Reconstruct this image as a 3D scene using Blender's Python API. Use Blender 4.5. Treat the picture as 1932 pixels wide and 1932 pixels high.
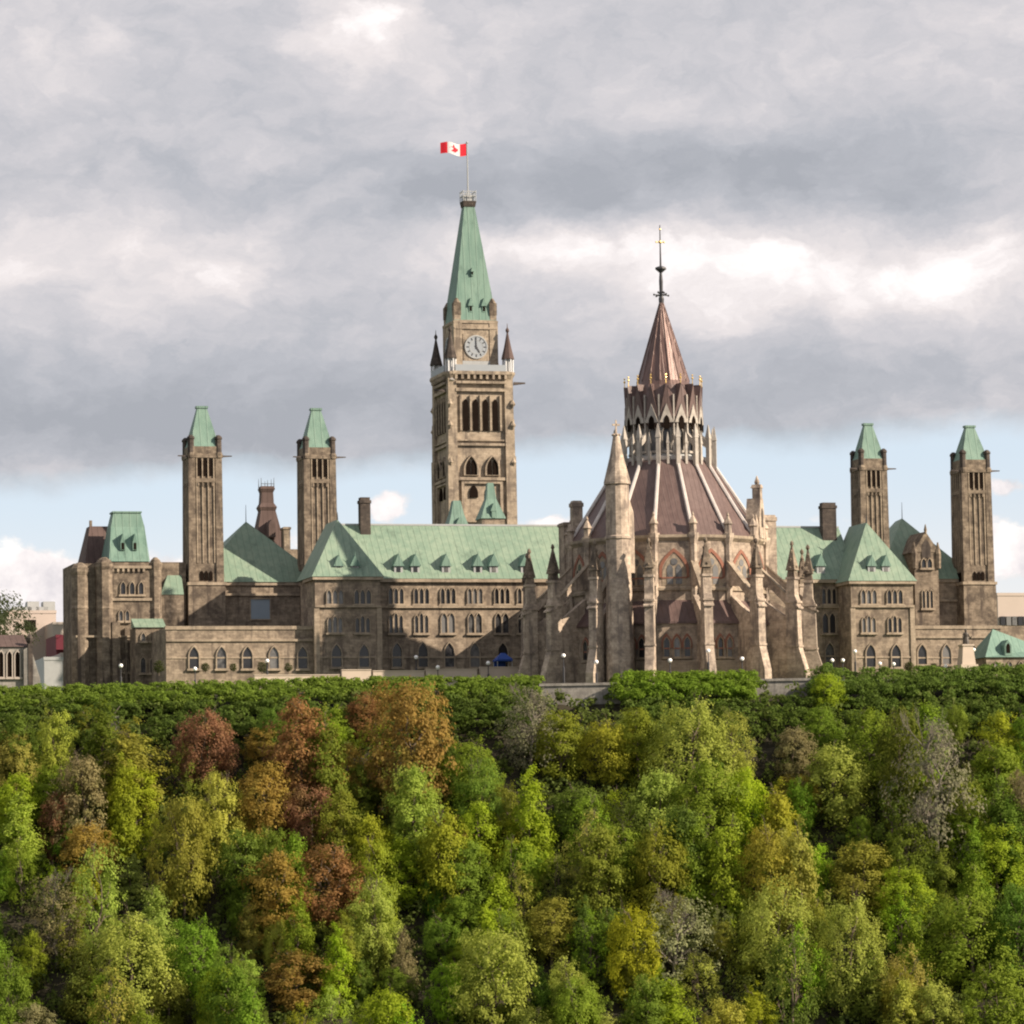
import bpy, math, random
import numpy as np
from mathutils import Vector, Matrix
R = math.radians
for o in list(bpy.data.objects): bpy.data.objects.remove(o)
SC = bpy.context.scene
COL = SC.collection
# ------------------------------------------------------------------ camera
FPX = 7867.0                       # focal length in units of a 1932 wide picture
CZ = -30.0                         # the camera stands 30 m below the plateau, across the river
PITCH = R(5.08); ROLL = R(1.0)
C = np.array([0.0, 0.0, CZ])
r0 = np.array([1.0, 0, 0]); u0 = np.array([0, -math.sin(PITCH), math.cos(PITCH)])
FW = np.array([0, math.cos(PITCH), math.sin(PITCH)])
CR = math.cos(ROLL)*r0 - math.sin(ROLL)*u0
CU = math.sin(ROLL)*r0 + math.cos(ROLL)*u0
cd = bpy.data.cameras.new('camera'); cam = bpy.data.objects.new('camera', cd); COL.objects.link(cam)
cd.sensor_width = 36; cd.lens = 36*FPX/1932.0; cd.clip_start = 1; cd.clip_end = 20000
m = Matrix.Identity(4)
for i in range(3):
    m[i][0], m[i][1], m[i][2], m[i][3] = CR[i], CU[i], -FW[i], C[i]
cam.matrix_world = m
SC.camera = cam
# ------------------------------------------------------------------ exposure, sun
SC.view_settings.view_transform = 'Standard'; SC.view_settings.look = 'None'
SC.view_settings.exposure = 0.9; SC.view_settings.gamma = 1.0
SC.cycles.filter_width = 2.1
SC.cycles.max_bounces = 8; SC.cycles.diffuse_bounces = 6; SC.cycles.transmission_bounces = 8; SC.cycles.transparent_max_bounces = 6
SUN_AZ, SUN_EL = 70.0, 29.0        # degrees right of straight behind the camera, and above the horizon
sd = Vector((math.sin(R(SUN_AZ))*math.cos(R(SUN_EL)), -math.cos(R(SUN_AZ))*math.cos(R(SUN_EL)), math.sin(R(SUN_EL))))
sl = bpy.data.lights.new('sun', 'SUN'); sl.energy = 4.75; sl.angle = R(0.5); sl.color = (1.0, 0.85, 0.68)
so = bpy.data.objects.new('sun', sl); COL.objects.link(so); so.rotation_euler = sd.to_track_quat('Z', 'Y').to_euler()
# ------------------------------------------------------------------ world: Nishita sky with a broken cloud deck
W = bpy.data.worlds.new('World'); SC.world = W; W.use_nodes = True
NT = W.node_tree; NT.nodes.clear()
class G:
    def __init__(s, nt): s.nt = nt
    def n(s, t, **k):
        q = s.nt.nodes.new(t)
        for a, b in k.items(): setattr(q, a, b)
        return q
    def put(s, sock, v):
        if hasattr(v, 'links') or isinstance(v, bpy.types.NodeSocket): s.nt.links.new(v, sock)
        elif v is not None: sock.default_value = v
    def m(s, op, a, b=None, c=None, clamp=False):
        q = s.n('ShaderNodeMath', operation=op, use_clamp=clamp)
        s.put(q.inputs[0], a)
        if b is not None: s.put(q.inputs[1], b)
        if c is not None: s.put(q.inputs[2], c)
        return q.outputs[0]
    def v(s, op, a, b=None):
        q = s.n('ShaderNodeVectorMath', operation=op); s.put(q.inputs[0], a)
        if b is not None: s.put(q.inputs[1], b)
        return q.outputs['Value'] if op in ('DOT_PRODUCT', 'LENGTH') else q.outputs[0]
    def comb(s, x, y, z=0.0):
        q = s.n('ShaderNodeCombineXYZ'); s.put(q.inputs[0], x); s.put(q.inputs[1], y); s.put(q.inputs[2], z); return q.outputs[0]
    def sep(s, v):
        q = s.n('ShaderNodeSeparateXYZ'); s.put(q.inputs[0], v); return q.outputs
    def noise(s, v, scale, detail=3.0, rough=0.55, dist=0.0):
        q = s.n('ShaderNodeTexNoise'); s.put(q.inputs['Vector'], v); q.inputs['Scale'].default_value = scale
        q.inputs['Detail'].default_value = detail; q.inputs['Roughness'].default_value = rough; q.inputs['Distortion'].default_value = dist
        return q.outputs['Fac']
    def mix(s, f, a, b, typ='MIX'):
        q = s.n('ShaderNodeMix', data_type='RGBA', blend_type=typ); s.put(q.inputs['Factor'], f)
        for i, x in ((6, a), (7, b)):
            s.put(q.inputs[i], x if not isinstance(x, tuple) else (*x[:3], 1.0))
        return q.outputs[2]
    def ramp(s, f, stops):
        q = s.n('ShaderNodeValToRGB'); s.put(q.inputs[0], f)
        e = q.color_ramp.elements
        while len(e) < len(stops): e.new(0.5)
        for i, (p, c) in enumerate(stops): e[i].position = p; e[i].color = (*c, 1.0) if len(c) == 3 else c
        return q.outputs[0]
    def sstep(s, x, a, b):
        q = s.n('ShaderNodeMapRange', interpolation_type='SMOOTHSTEP'); s.put(q.inputs[0], x)
        q.inputs[1].default_value = a; q.inputs[2].default_value = b; return q.outputs[0]
g = G(NT)
tc = g.n('ShaderNodeTexCoord').outputs['Generated']
x, y, z = g.sep(tc)
hz = g.m('SQRT', g.m('ADD', g.m('MULTIPLY', x, x), g.m('MULTIPLY', y, y)))
az = g.m('ARCTAN2', x, y); el = g.m('ARCTAN2', z, hz)
S = g.m('MULTIPLY', az, 1/0.1228)
T = g.m('MULTIPLY', g.m('SUBTRACT', el, 0.0887), 1/0.1228)
T = g.m('SUBTRACT', T, g.m('MULTIPLY', S, 0.0175))
P0 = g.comb(S, T)
# domain warp so the blobs break up like cloud
wn = g.n('ShaderNodeTexNoise'); NT.links.new(g.v('MULTIPLY', P0, (1.0, 1.7, 1.0)), wn.inputs['Vector'])
wn.inputs['Scale'].default_value = 2.2; wn.inputs['Detail'].default_value = 6; wn.inputs['Roughness'].default_value = 0.66
warp = g.v('MULTIPLY', g.v('SUBTRACT', wn.outputs['Color'], (0.5, 0.5, 0.5)), (0.36, 0.22, 0.0))
P = g.v('ADD', P0, warp)
def blobs(Pv, lst, start=0.0):
    acc = start
    for (s_, t_, rs, rt, amp) in lst:
        d = g.v('MULTIPLY', g.v('SUBTRACT', Pv, (s_, t_, 0)), (1/rs, 1/rt, 0))
        e = g.m('EXPONENT', g.m('MULTIPLY', g.v('DOT_PRODUCT', d, d), -1.0))
        acc = g.m('MULTIPLY_ADD', e, amp, acc)
    return acc
def pb(px, py, rx, ry, a): return ((px-966)/966, (966-py)/966, rx/966, ry/966, a)
bright = blobs(P, [pb(1640, 560, 380, 80, .47), pb(1270, 480, 300, 60, .42), pb(1900, 480, 130, 110, .25), pb(1300, 620, 120, 60, .2),
                   pb(400, 520, 120, 60, .38), pb(90, 480, 170, 90, .28), pb(300, 420, 200, 60, .22), pb(700, 30, 120, 60, .42), pb(770, 110, 200, 90, .16),
                   pb(80, 80, 160, 120, .16), pb(1700, 120, 300, 120, .05), pb(950, 470, 200, 40, .25),
                   pb(1400, 330, 460, 70, -.36), pb(1750, 410, 220, 50, -.22), pb(900, 380, 260, 60, -.3), pb(480, 300, 300, 110, -.14), pb(120, 770, 330, 80, -.4),
                   pb(640, 790, 260, 80, -.36), pb(330, 680, 300, 60, -.15), pb(1020, 790, 240, 100, -.2), pb(1480, 750, 240, 110, -.22), pb(600, 560, 120, 50, -.12), pb(1800, 740, 200, 60, -.1)], .42)
n1 = g.noise(g.v('MULTIPLY', P, (1.0, 1.45, 1.0)), 3.6, 10, .64)
n1b = g.noise(g.v('MULTIPLY', P, (1.0, 1.3, 1.0)), 9.0, 8, .65)
bright = g.m('ADD', bright, g.m('MULTIPLY', g.m('SUBTRACT', n1, 0.5), 0.5))
bw1 = g.m('ABSOLUTE', g.m('SUBTRACT', g.noise(g.v('MULTIPLY', g.v('ADD', P, (4.2, 1.7, 0)), (1.0, 1.5, 1.0)), 4.2, 5, .55), 0.5))
bright = g.m('ADD', bright, g.m('MULTIPLY', g.m('SUBTRACT', 0.09, bw1), -1.0))
bright = g.m('ADD', bright, 0.005)
bright = g.m('ADD', bright, g.m('MULTIPLY', g.m('SUBTRACT', n1b, 0.5), 0.36), clamp=True)
deck = g.ramp(bright, [(0.0, (.375, .39, .43)), (0.22, (.455, .465, .505)), (0.45, (.585, .57, .597)), (0.7, (.76, .71, .71)), (0.88, (.94, .88, .87)), (1.0, (1.05, 1.0, .98))])
# edge of the deck near the horizon
ed = g.m('ADD', T, g.m('MULTIPLY', g.m('SUBTRACT', g.noise(P0, 2.6, 8, .6), 0.5), 0.15))
ed = g.m('ADD', ed, g.m('MULTIPLY', S, -0.018))
deckc = g.sstep(ed, 0.075, 0.15)
# low cumulus
cn = g.m('MULTIPLY', g.m('SUBTRACT', g.noise(g.v('MULTIPLY', P0, (1, 1.3, 1)), 9.0, 8, .6), 0.5), 2.3)
cum = blobs(P0, [pb(40, 1080, 210, 95, 1.3), pb(230, 1100, 120, 60, .8), pb(310, 1060, 90, 50, .7), pb(735, 950, 42, 38, 1.0), pb(560, 1010, 60, 40, .8), pb(1045, 990, 60, 18, .9), pb(1900, 955, 60, 22, .6), pb(1900, 1080, 150, 70, 1.2), pb(1500, 1000, 160, 22, .5)])
cum = g.sstep(g.m('ADD', cum, cn), 0.45, 0.80)
hz_h = g.m('MULTIPLY', g.sstep(T, 0.05, -0.25), 0.8)
cumcol = g.ramp(g.noise(g.v('ADD', P0, (.3, .1, 0)), 9.0, 7, .6), [(.36, (.72, .68, .70)), (.52, (.92, .86, .85)), (.64, (1.05, 1.0, .97))])
sky = g.n('ShaderNodeTexSky', sky_type='NISHITA'); sky.sun_disc = False
sky.sun_elevation = R(SUN_EL); sky.sun_rotation = R(180 - SUN_AZ); sky.air_density = 1.0; sky.dust_density = 0.6; sky.ozone_density = 1.6
bgs = g.n('ShaderNodeBackground'); NT.links.new(sky.outputs[0], bgs.inputs[0]); bgs.inputs[1].default_value = 0.07
bgc = g.n('ShaderNodeBackground'); bgc.inputs[1].default_value = 0.60
veil = g.mix(g.sstep(T, 0.1, -0.3), (.66, .75, .85), (.86, .83, .83))
lowc = g.mix(deckc, g.mix(cum, veil, cumcol), deck)
NT.links.new(lowc, bgc.inputs[0])
cover = g.m('MAXIMUM', g.m('MAXIMUM', deckc, cum), hz_h)
cover = g.m('MAXIMUM', cover, 0.84)
ms = g.n('ShaderNodeMixShader'); NT.links.new(cover, ms.inputs[0]); NT.links.new(bgs.outputs[0], ms.inputs[1]); NT.links.new(bgc.outputs[0], ms.inputs[2])
NT.links.new(ms.outputs[0], g.n('ShaderNodeOutputWorld').inputs[0])
# ------------------------------------------------------------------ frames: building coordinates (u along the front, v away from the camera)
AL = R(15.0)
L0 = np.array([22.2, 600.0])
tv = np.array([math.cos(AL), math.sin(AL)]); wv = np.array([-math.sin(AL), math.cos(AL)])
def ray(px, py): return FPX*FW + (px-966)*CR + (966-py)*CU
def at_y(px, py, Y):
    d = ray(px, py); k = Y/d[1]; return C + d*k
def bp(px, py, v):
    """building coordinates (u, z) of the point of the vertical plane at depth v seen at a picture position"""
    d = ray(px, py); cv = (C[:2]-L0) @ wv; k = (v-cv)/(d[:2] @ wv)
    return float((C[:2]-L0) @ tv + k*(d[:2] @ tv)), float(CZ + k*d[2])
def uu(px, v, py=1100): return bp(px, py, v)[0]
def zz(px, py, v): return bp(px, py, v)[1]
def b2w(u, v, z): p = L0 + u*tv + v*wv; return (float(p[0]), float(p[1]), float(z))
def ppm(v, u=0): return FPX/(L0[1] + u*tv[1] + v*wv[1])
# ------------------------------------------------------------------ materials
def mat(name, rough=0.85, spec=0.3):
    M = bpy.data.materials.new(name); M.use_nodes = True
    b = M.node_tree.nodes['Principled BSDF']; b.inputs['Roughness'].default_value = rough
    b.inputs['Specular IOR Level'].default_value = spec
    return M, G(M.node_tree), b
def stone(name, a, b_, c, dirt=0.35, bw=0.8, bh=0.38):
    M, g, b = mat(name, 0.92, 0.15)
    p = g.n('ShaderNodeTexCoord').outputs['Object']
    tco = p.node if hasattr(p, 'node') else None
    nn = g.sep(tco.outputs['Normal']); px, py, pz = g.sep(p)
    side = g.m('GREATER_THAN', g.m('ABSOLUTE', nn[0]), g.m('ABSOLUTE', nn[1]))
    along = g.m('ADD', g.m('MULTIPLY', px, g.m('SUBTRACT', 1.0, side)), g.m('MULTIPLY', py, side))
    q = g.n('ShaderNodeTexBrick'); g.put(q.inputs['Vector'], g.comb(along, pz, 0.0))
    q.inputs['Scale'].default_value = 1.0; q.inputs['Brick Width'].default_value = bw; q.inputs['Row Height'].default_value = bh
    q.inputs['Mortar Size'].default_value = .022; q.inputs['Bias'].default_value = 0.0; q.offset = .5
    for nm, vv in (('Color1', (0, 0, 0, 1)), ('Color2', (1, 1, 1, 1)), ('Mortar', (.5, .5, .5, 1))): q.inputs[nm].default_value = vv
    cell = g.m('ADD', g.m('MULTIPLY', g.sep(q.outputs['Color'])[0], .45), g.m('MULTIPLY', g.sstep(g.noise(p, .95, 6, .75), .36, .64), .55))
    col = g.ramp(cell, [(0.0, b_), (0.5, a), (1.0, c)])
    col = g.mix(g.m('MULTIPLY', q.outputs['Fac'], .35), col, (a[0]*.55, a[1]*.55, a[2]*.55))
    big = g.noise(p, 0.38, 7, .74)
    col = g.mix(g.m('MULTIPLY', g.sstep(big, .46, .64), dirt*1.1), col, (a[0]*.42, a[1]*.42, a[2]*.45))
    st = g.noise(g.v('MULTIPLY', p, (1.1, 1.1, 0.13)), 1.0, 4, .6)
    col = g.mix(g.m('MULTIPLY', g.sstep(st, .52, .7), dirt*1.1), col, (a[0]*.36, a[1]*.36, a[2]*.4))
    g.put(b.inputs['Base Color'], col)
    bu = g.n('ShaderNodeBump'); bu.inputs['Strength'].default_value = 0.35; bu.inputs['Distance'].default_value = 0.07
    g.put(bu.inputs['Height'], g.m('ADD', g.m('MULTIPLY', cell, .5), g.noise(p, 2.2, 3, .6))); g.put(b.inputs['Normal'], bu.outputs[0])
    return M
def plain(name, col, rough=0.8, var=0.25, scale=0.8, metal=0.0, spec=0.3):
    M, g, b = mat(name, rough, spec); b.inputs['Metallic'].default_value = metal
    p = g.n('ShaderNodeTexCoord').outputs['Object']
    n = g.noise(p, scale, 5, .6)
    c = g.mix(n, tuple(k*(1-var) for k in col), tuple(min(1, k*(1+var)) for k in col))
    g.put(b.inputs['Base Color'], c); return M
def copper(name, a, b_, pitch=0.75, streak=0.6, rough=0.6, spec=0.4):
    """sheet metal roof: seams down the slope, streaks and blotches of patina"""
    M, g, b = mat(name, rough, spec)
    p = g.n('ShaderNodeTexCoord').outputs['Object']; px, py, pz = g.sep(p)
    s1 = g.noise(g.v('MULTIPLY', p, (1.0, 1.0, 0.10)), 1.3, 5, .65)
    s2 = g.noise(p, 0.18, 4, .6)
    f = g.m('ADD', g.m('MULTIPLY', s1, streak), g.m('MULTIPLY', s2, 1-streak))
    col = g.mix(g.sstep(f, .36, .66), a, b_)
    col = g.mix(g.m('MULTIPLY', g.sstep(g.noise(g.v('MULTIPLY', p, (1., 1., .35)), .55, 7, .72), .53, .69), .62), col, tuple(k*.6 for k in a))
    nn = g.sep(p.node.outputs['Normal'])
    side = g.m('GREATER_THAN', g.m('ABSOLUTE', nn[0]), g.m('ABSOLUTE', nn[1]))
    along = g.m('ADD', g.m('MULTIPLY', px, g.m('SUBTRACT', 1.0, side)), g.m('MULTIPLY', py, side))
    w = g.m('ABSOLUTE', g.m('SUBTRACT', g.m('FRACT', g.m('MULTIPLY', along, 1/pitch)), .5))
    seam = g.sstep(w, .1, .0)
    col = g.mix(g.m('MULTIPLY', seam, .42), col, tuple(k*.5 for k in a))
    g.put(b.inputs['Base Color'], col)
    bu = g.n('ShaderNodeBump'); bu.inputs['Strength'].default_value = 0.4; bu.inputs['Distance'].default_value = 0.08
    g.put(bu.inputs['Height'], g.m('ADD', seam, s1)); g.put(b.inputs['Normal'], bu.outputs[0])
    return M
M_STONE = stone('tan_sandstone', (.262, .210, .158), (.150, .122, .095), (.375, .305, .232), .7)
M_TOWER = stone('weathered_sandstone', (.200, .160, .120), (.108, .087, .067), (.30, .243, .182), .9)
M_PEACE = stone('pale_sandstone', (.345, .282, .212), (.25, .202, .152), (.43, .353, .268), .75)
M_LIB = stone('library_sandstone', (.345, .277, .217), (.20, .162, .13), (.46, .372, .292), .8, .6, .4)
M_PIER = stone('buttress_stone', (.43, .350, .275), (.26, .212, .17), (.54, .443, .35), .8, .6, .4)
M_TRIM = stone('dressed_stone', (.33, .268, .20), (.25, .204, .155), (.40, .33, .25), .5)
M_DARK = stone('soot_and_shade_stone', (.075, .062, .054), (.05, .043, .039), (.115, .094, .079), .5)  # sooty stonework, and the shade painted on the left turret cones
M_GREY = stone('grey_wall_stone', (.26, .245, .22), (.20, .185, .165), (.32, .30, .27), .5)
M_GREEN = copper('green_copper', (.150, .222, .165), (.220, .285, .212), 1.0, .6, .62, .3)
M_GREEN2 = copper('spire_green_copper', (.112, .195, .158), (.165, .255, .205), 1.1, .6, .6, .3)
M_BROWN = copper('brown_copper', (.095, .060, .054), (.14, .093, .083), .7, .5, .5, .4)
M_BROWNS = copper('spire_brown_copper', (.10, .060, .052), (.165, .10, .085), .55, .7, .40, .5)
M_BROWNS.node_tree.nodes['Principled BSDF'].inputs['Metallic'].default_value = .3
M_SLATE = copper('red_brown_slate', (.088, .060, .054), (.125, .088, .079), .9, .4, .8, .2)
M_RIB = plain('pale_rib_metal', (.50, .46, .43), .45, .35, .9)
M_LANT = plain('lantern_stone', (.36, .325, .285), .7, .6, 1.3)
M_RED = plain('red_brick_arch', (.24, .11, .075), .9, .25, 1.5)
M_IRON = plain('dark_iron', (.05, .05, .055), .5, .3, 1.0)
M_GOLD = plain('gilt_metal', (.75, .52, .18), .35, .2, 1.0, .6)
M_BRONZE = plain('dark_bronze', (.06, .05, .042), .5, .3, 1.0)
M_WHITE = plain('white_paint', (.55, .55, .55), .5, .05)
M_DIAL = plain('shade_toned_dial', (.29, .315, .34), .5, .08)  # shade of the recessed clock dial is put into this grey
M_PALEG = plain('pale_grey_metal', (.34, .35, .35), .5, .2)
M_CONC = plain('pale_concrete', (.38, .33, .29), .9, .2, .15)
M_BEIGE = plain('beige_cladding', (.44, .37, .325), .9, .15, .12)
M_MAROON = plain('maroon_panel', (.12, .018, .03), .7, .3, .3)
M_BLUE = plain('blue_canvas', (.02, .06, .26), .7, .3, 1.2)
M_BLUEP = plain('blue_grey_cover', (.24, .29, .34), .6, .12, .5)
M_WOOD = plain('bark', (.13, .10, .075), .95, .4, 2.0)
M_GBARK = plain('grey_bark', (.165, .145, .115), .95, .3, 1.2)
M_PBARK = plain('pale_bark', (.30, .255, .20), .95, .3, 1.2)
M_RAIL = plain('terrace_stone', (.46, .38, .31), .9, .15, .6)
def glass(name, col, rough):
    M, g, b = mat(name, rough, .5)
    oi = g.n('ShaderNodeObjectInfo').outputs['Random']
    p = g.n('ShaderNodeTexCoord').outputs['Object']
    n = g.noise(p, 1.2, 2, .5)
    f = g.m('MULTIPLY', g.sstep(g.m('ADD', oi, g.m('MULTIPLY', g.m('SUBTRACT', n, .5), .6)), .45, .9), .8)
    g.put(b.inputs['Base Color'], g.mix(f, col, (.20, .195, .19))); return M
M_GLASS = glass('window_glass', (.02, .02, .023), .25)
M_VOID = plain('dark_opening', (.014, .010, .008), .95, .3, .8, 0.0, 0.0)
def leafmat(name):
    M, g, b = mat(name, .75, .15)
    oc = g.n('ShaderNodeObjectInfo')
    geo = g.n('ShaderNodeNewGeometry')
    p = geo.outputs['Position']
    n = g.noise(p, .55, 3, .6)
    rnd = geo.outputs['Random Per Island']
    f = g.m('ADD', g.m('MULTIPLY', n, 1.2), g.m('MULTIPLY', rnd, .30))
    v = g.m('ADD', g.m('MULTIPLY', f, 1.02), .36)
    pt = g.sstep(g.noise(p, .30, 4, .6), .50, .66)
    base = g.mix(g.m('MULTIPLY', pt, .42), oc.outputs['Color'], g.mix(.45, oc.outputs['Color'], (.19, .26, .04)))
    hs = g.n('ShaderNodeHueSaturation'); g.put(hs.inputs['Color'], base); g.put(hs.inputs['Value'], v)
    g.put(hs.inputs['Hue'], g.m('ADD', .484, g.m('MULTIPLY', g.noise(p, .21, 3, .6), .022)))
    g.put(b.inputs['Base Color'], hs.outputs[0])
    tr = g.n('ShaderNodeBsdfTranslucent'); g.put(tr.inputs[0], hs.outputs[0])
    mx = g.n('ShaderNodeMixShader'); mx.inputs[0].default_value = .54
    g.put(mx.inputs[1], b.outputs[0]); g.put(mx.inputs[2], tr.outputs[0])
    g.put(M.node_tree.nodes['Material Output'].inputs[0], mx.outputs[0]); return M
M_LEAF = leafmat('foliage')
# ------------------------------------------------------------------ mesh builder
class MB:
    def __init__(s, xf=None): s.V = []; s.F = []; s.xf = xf
    def add(s, vs, fs):
        k = len(s.V)
        s.V += [s.xf(*p) if s.xf else tuple(p) for p in vs]; s.F += [tuple(i+k for i in f) for f in fs]; return s
    def box(s, a0, a1, b0, b1, c0, c1):
        return s.add([(a0, b0, c0), (a1, b0, c0), (a1, b1, c0), (a0, b1, c0), (a0, b0, c1), (a1, b0, c1), (a1, b1, c1), (a0, b1, c1)],
                     [(0, 3, 2, 1), (4, 5, 6, 7), (0, 1, 5, 4), (1, 2, 6, 5), (2, 3, 7, 6), (3, 0, 4, 7)])
    def taper(s, A, z0, B, z1):
        """A, B = (a0, a1, b0, b1) rectangles joined between two heights"""
        return s.add([(A[0], A[2], z0), (A[1], A[2], z0), (A[1], A[3], z0), (A[0], A[3], z0), (B[0], B[2], z1), (B[1], B[2], z1), (B[1], B[3], z1), (B[0], B[3], z1)],
                     [(0, 3, 2, 1), (4, 5, 6, 7), (0, 1, 5, 4), (1, 2, 6, 5), (2, 3, 7, 6), (3, 0, 4, 7)])
    def prism(s, poly, b0, b1):
        """polygon in the (a, c) plane pushed from depth b0 to b1"""
        n = len(poly)
        return s.add([(a, b0, c) for a, c in poly] + [(a, b1, c) for a, c in poly],
                     [tuple(range(n)), tuple(range(2*n-1, n-1, -1))] + [(i, i+n, (i+1) % n+n, (i+1) % n) for i in range(n)])
    def sideprism(s, poly, a0, a1):
        """polygon in the (b, c) plane pushed along a"""
        n = len(poly)
        return s.add([(a0, b, c) for b, c in poly] + [(a1, b, c) for b, c in poly],
                     [tuple(range(n)), tuple(range(2*n-1, n-1, -1))] + [(i, i+n, (i+1) % n+n, (i+1) % n) for i in range(n)])
    def ring(s, outer, inner, b0, b1):
        n = len(outer)
        vs = [(a, b0, c) for a, c in outer] + [(a, b0, c) for a, c in inner] + [(a, b1, c) for a, c in outer] + [(a, b1, c) for a, c in inner]
        fs = []
        for i in range(n):
            j = (i+1) % n
            fs += [(i, j, n+j, n+i), (2*n+i, 3*n+i, 3*n+j, 2*n+j), (i, 2*n+i, 2*n+j, j), (n+i, n+j, 3*n+j, 3*n+i)]
        return s.add(vs, fs)
    def lathe(s, n, cu, cv, lev, rot=0.0, sq=1.0):
        vs = []; fs = []
        for r, z in lev:
            for i in range(n):
                t = rot + 2*math.pi*i/n; vs.append((cu+r*math.sin(t), cv-r*math.cos(t)*sq, z))
        for k in range(len(lev)-1):
            for i in range(n):
                j = (i+1) % n; fs.append((k*n+i, k*n+j, (k+1)*n+j, (k+1)*n+i))
        fs += [tuple(range(n-1, -1, -1)), tuple((len(lev)-1)*n+i for i in range(n))]
        return s.add(vs, fs)
    def tube(s, p, q, r0, r1=None, n=5):
        r1 = r0 if r1 is None else r1
        p = Vector(p); q = Vector(q); d = (q-p).normalized()
        e = d.orthogonal().normalized(); f = d.cross(e)
        vs = [tuple(p+(e*math.cos(t)+f*math.sin(t))*r0) for t in [2*math.pi*i/n for i in range(n)]] + \
             [tuple(q+(e*math.cos(t)+f*math.sin(t))*r1) for t in [2*math.pi*i/n for i in range(n)]]
        return s.add(vs, [(i, (i+1) % n, (i+1) % n+n, i+n) for i in range(n)] + [tuple(range(n-1, -1, -1)), tuple(range(n, 2*n))])
    def poly(s, *pts): return s.add(pts, [tuple(range(len(pts)))])
    def ball(s, c, r, n=8):
        lev = [(r*math.sin(math.pi*k/6)+1e-4, c[2]-r*math.cos(math.pi*k/6)) for k in range(7)]
        return s.lathe(n, c[0], c[1], lev)
def lancet(a, c, w, h, n=5):
    """pointed arch outline: centre a, foot c, width w, full height h"""
    hs = h - w*0.95; hs = max(hs, h*0.25); hh = h-hs
    pts = [(a-w/2, c), (a+w/2, c)]
    for i in range(n+1):
        t = i/n; pts.append((a+w/2*(1-t**1.7), c+hs+hh*t**.85 if t else c+hs))
    for i in range(n-1, -1, -1):
        t = i/n; pts.append((a-w/2*(1-t**1.7), c+hs+hh*t**.85 if t else c+hs))
    return pts
BASE = {}
def thing(name, label, cat, u, v, z, group=None, rot=AL):
    o = bpy.data.objects.new(name, None); COL.objects.link(o); o.location = b2w(u, v, z); o.rotation_euler = (0, 0, rot)
    o.empty_display_size = 1.0
    o['label'] = label; o['category'] = cat
    if group: o['group'] = group
    BASE[o.name] = (u, v, z); return o
def part(name, mb, m, parent, label=None):
    root = parent
    while root.parent: root = root.parent
    b = BASE[root.name]
    me = bpy.data.meshes.new(name)
    me.from_pydata([(p[0]-b[0], p[1]-b[1], p[2]-b[2]) for p in mb.V], [], mb.F); me.update()
    me.materials.append(m)
    o = bpy.data.objects.new(name, me); COL.objects.link(o); o.parent = parent
    if label: o['label'] = label
    return o
def tag(o, label, cat, group=None):
    o['label'] = label; o['category'] = cat
    if group: o['group'] = group
def struct(name, mb, m, kind='structure'):
    me = bpy.data.meshes.new(name); me.from_pydata(mb.V, [], mb.F); me.update(); me.materials.append(m)
    o = bpy.data.objects.new(name, me); COL.objects.link(o); o['kind'] = kind; return o
def window(par, a, c, w, h, b, n=3, arch=True, xf=None, frame=None, pane=None, fw=.22):
    """n lancets side by side in a stone surround; a = centre, c = sill height, b = depth of the wall face"""
    f = MB(xf); p = MB(xf); k = w/n
    for i in range(n):
        ai = a - w/2 + k*(i+.5)
        hh = h if (n < 3 or i == n//2 or not arch) else h*.9
        f.ring(lancet(ai, c, k, hh), lancet(ai, c+.06, k-fw*1.1, hh-fw*1.0), b-.26, b+.05)
        p.prism(lancet(ai, c+.06, k-fw*1.1+.02, hh-fw*1.0), b-.045, b+.02)
    f.box(a-w/2-.2, a+w/2+.2, b-.40, b+.05, c-.28, c-.003)
    fo = part('window', f, frame or M_TRIM, par); part('pane', p, pane or M_GLASS, fo); return fo
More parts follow.
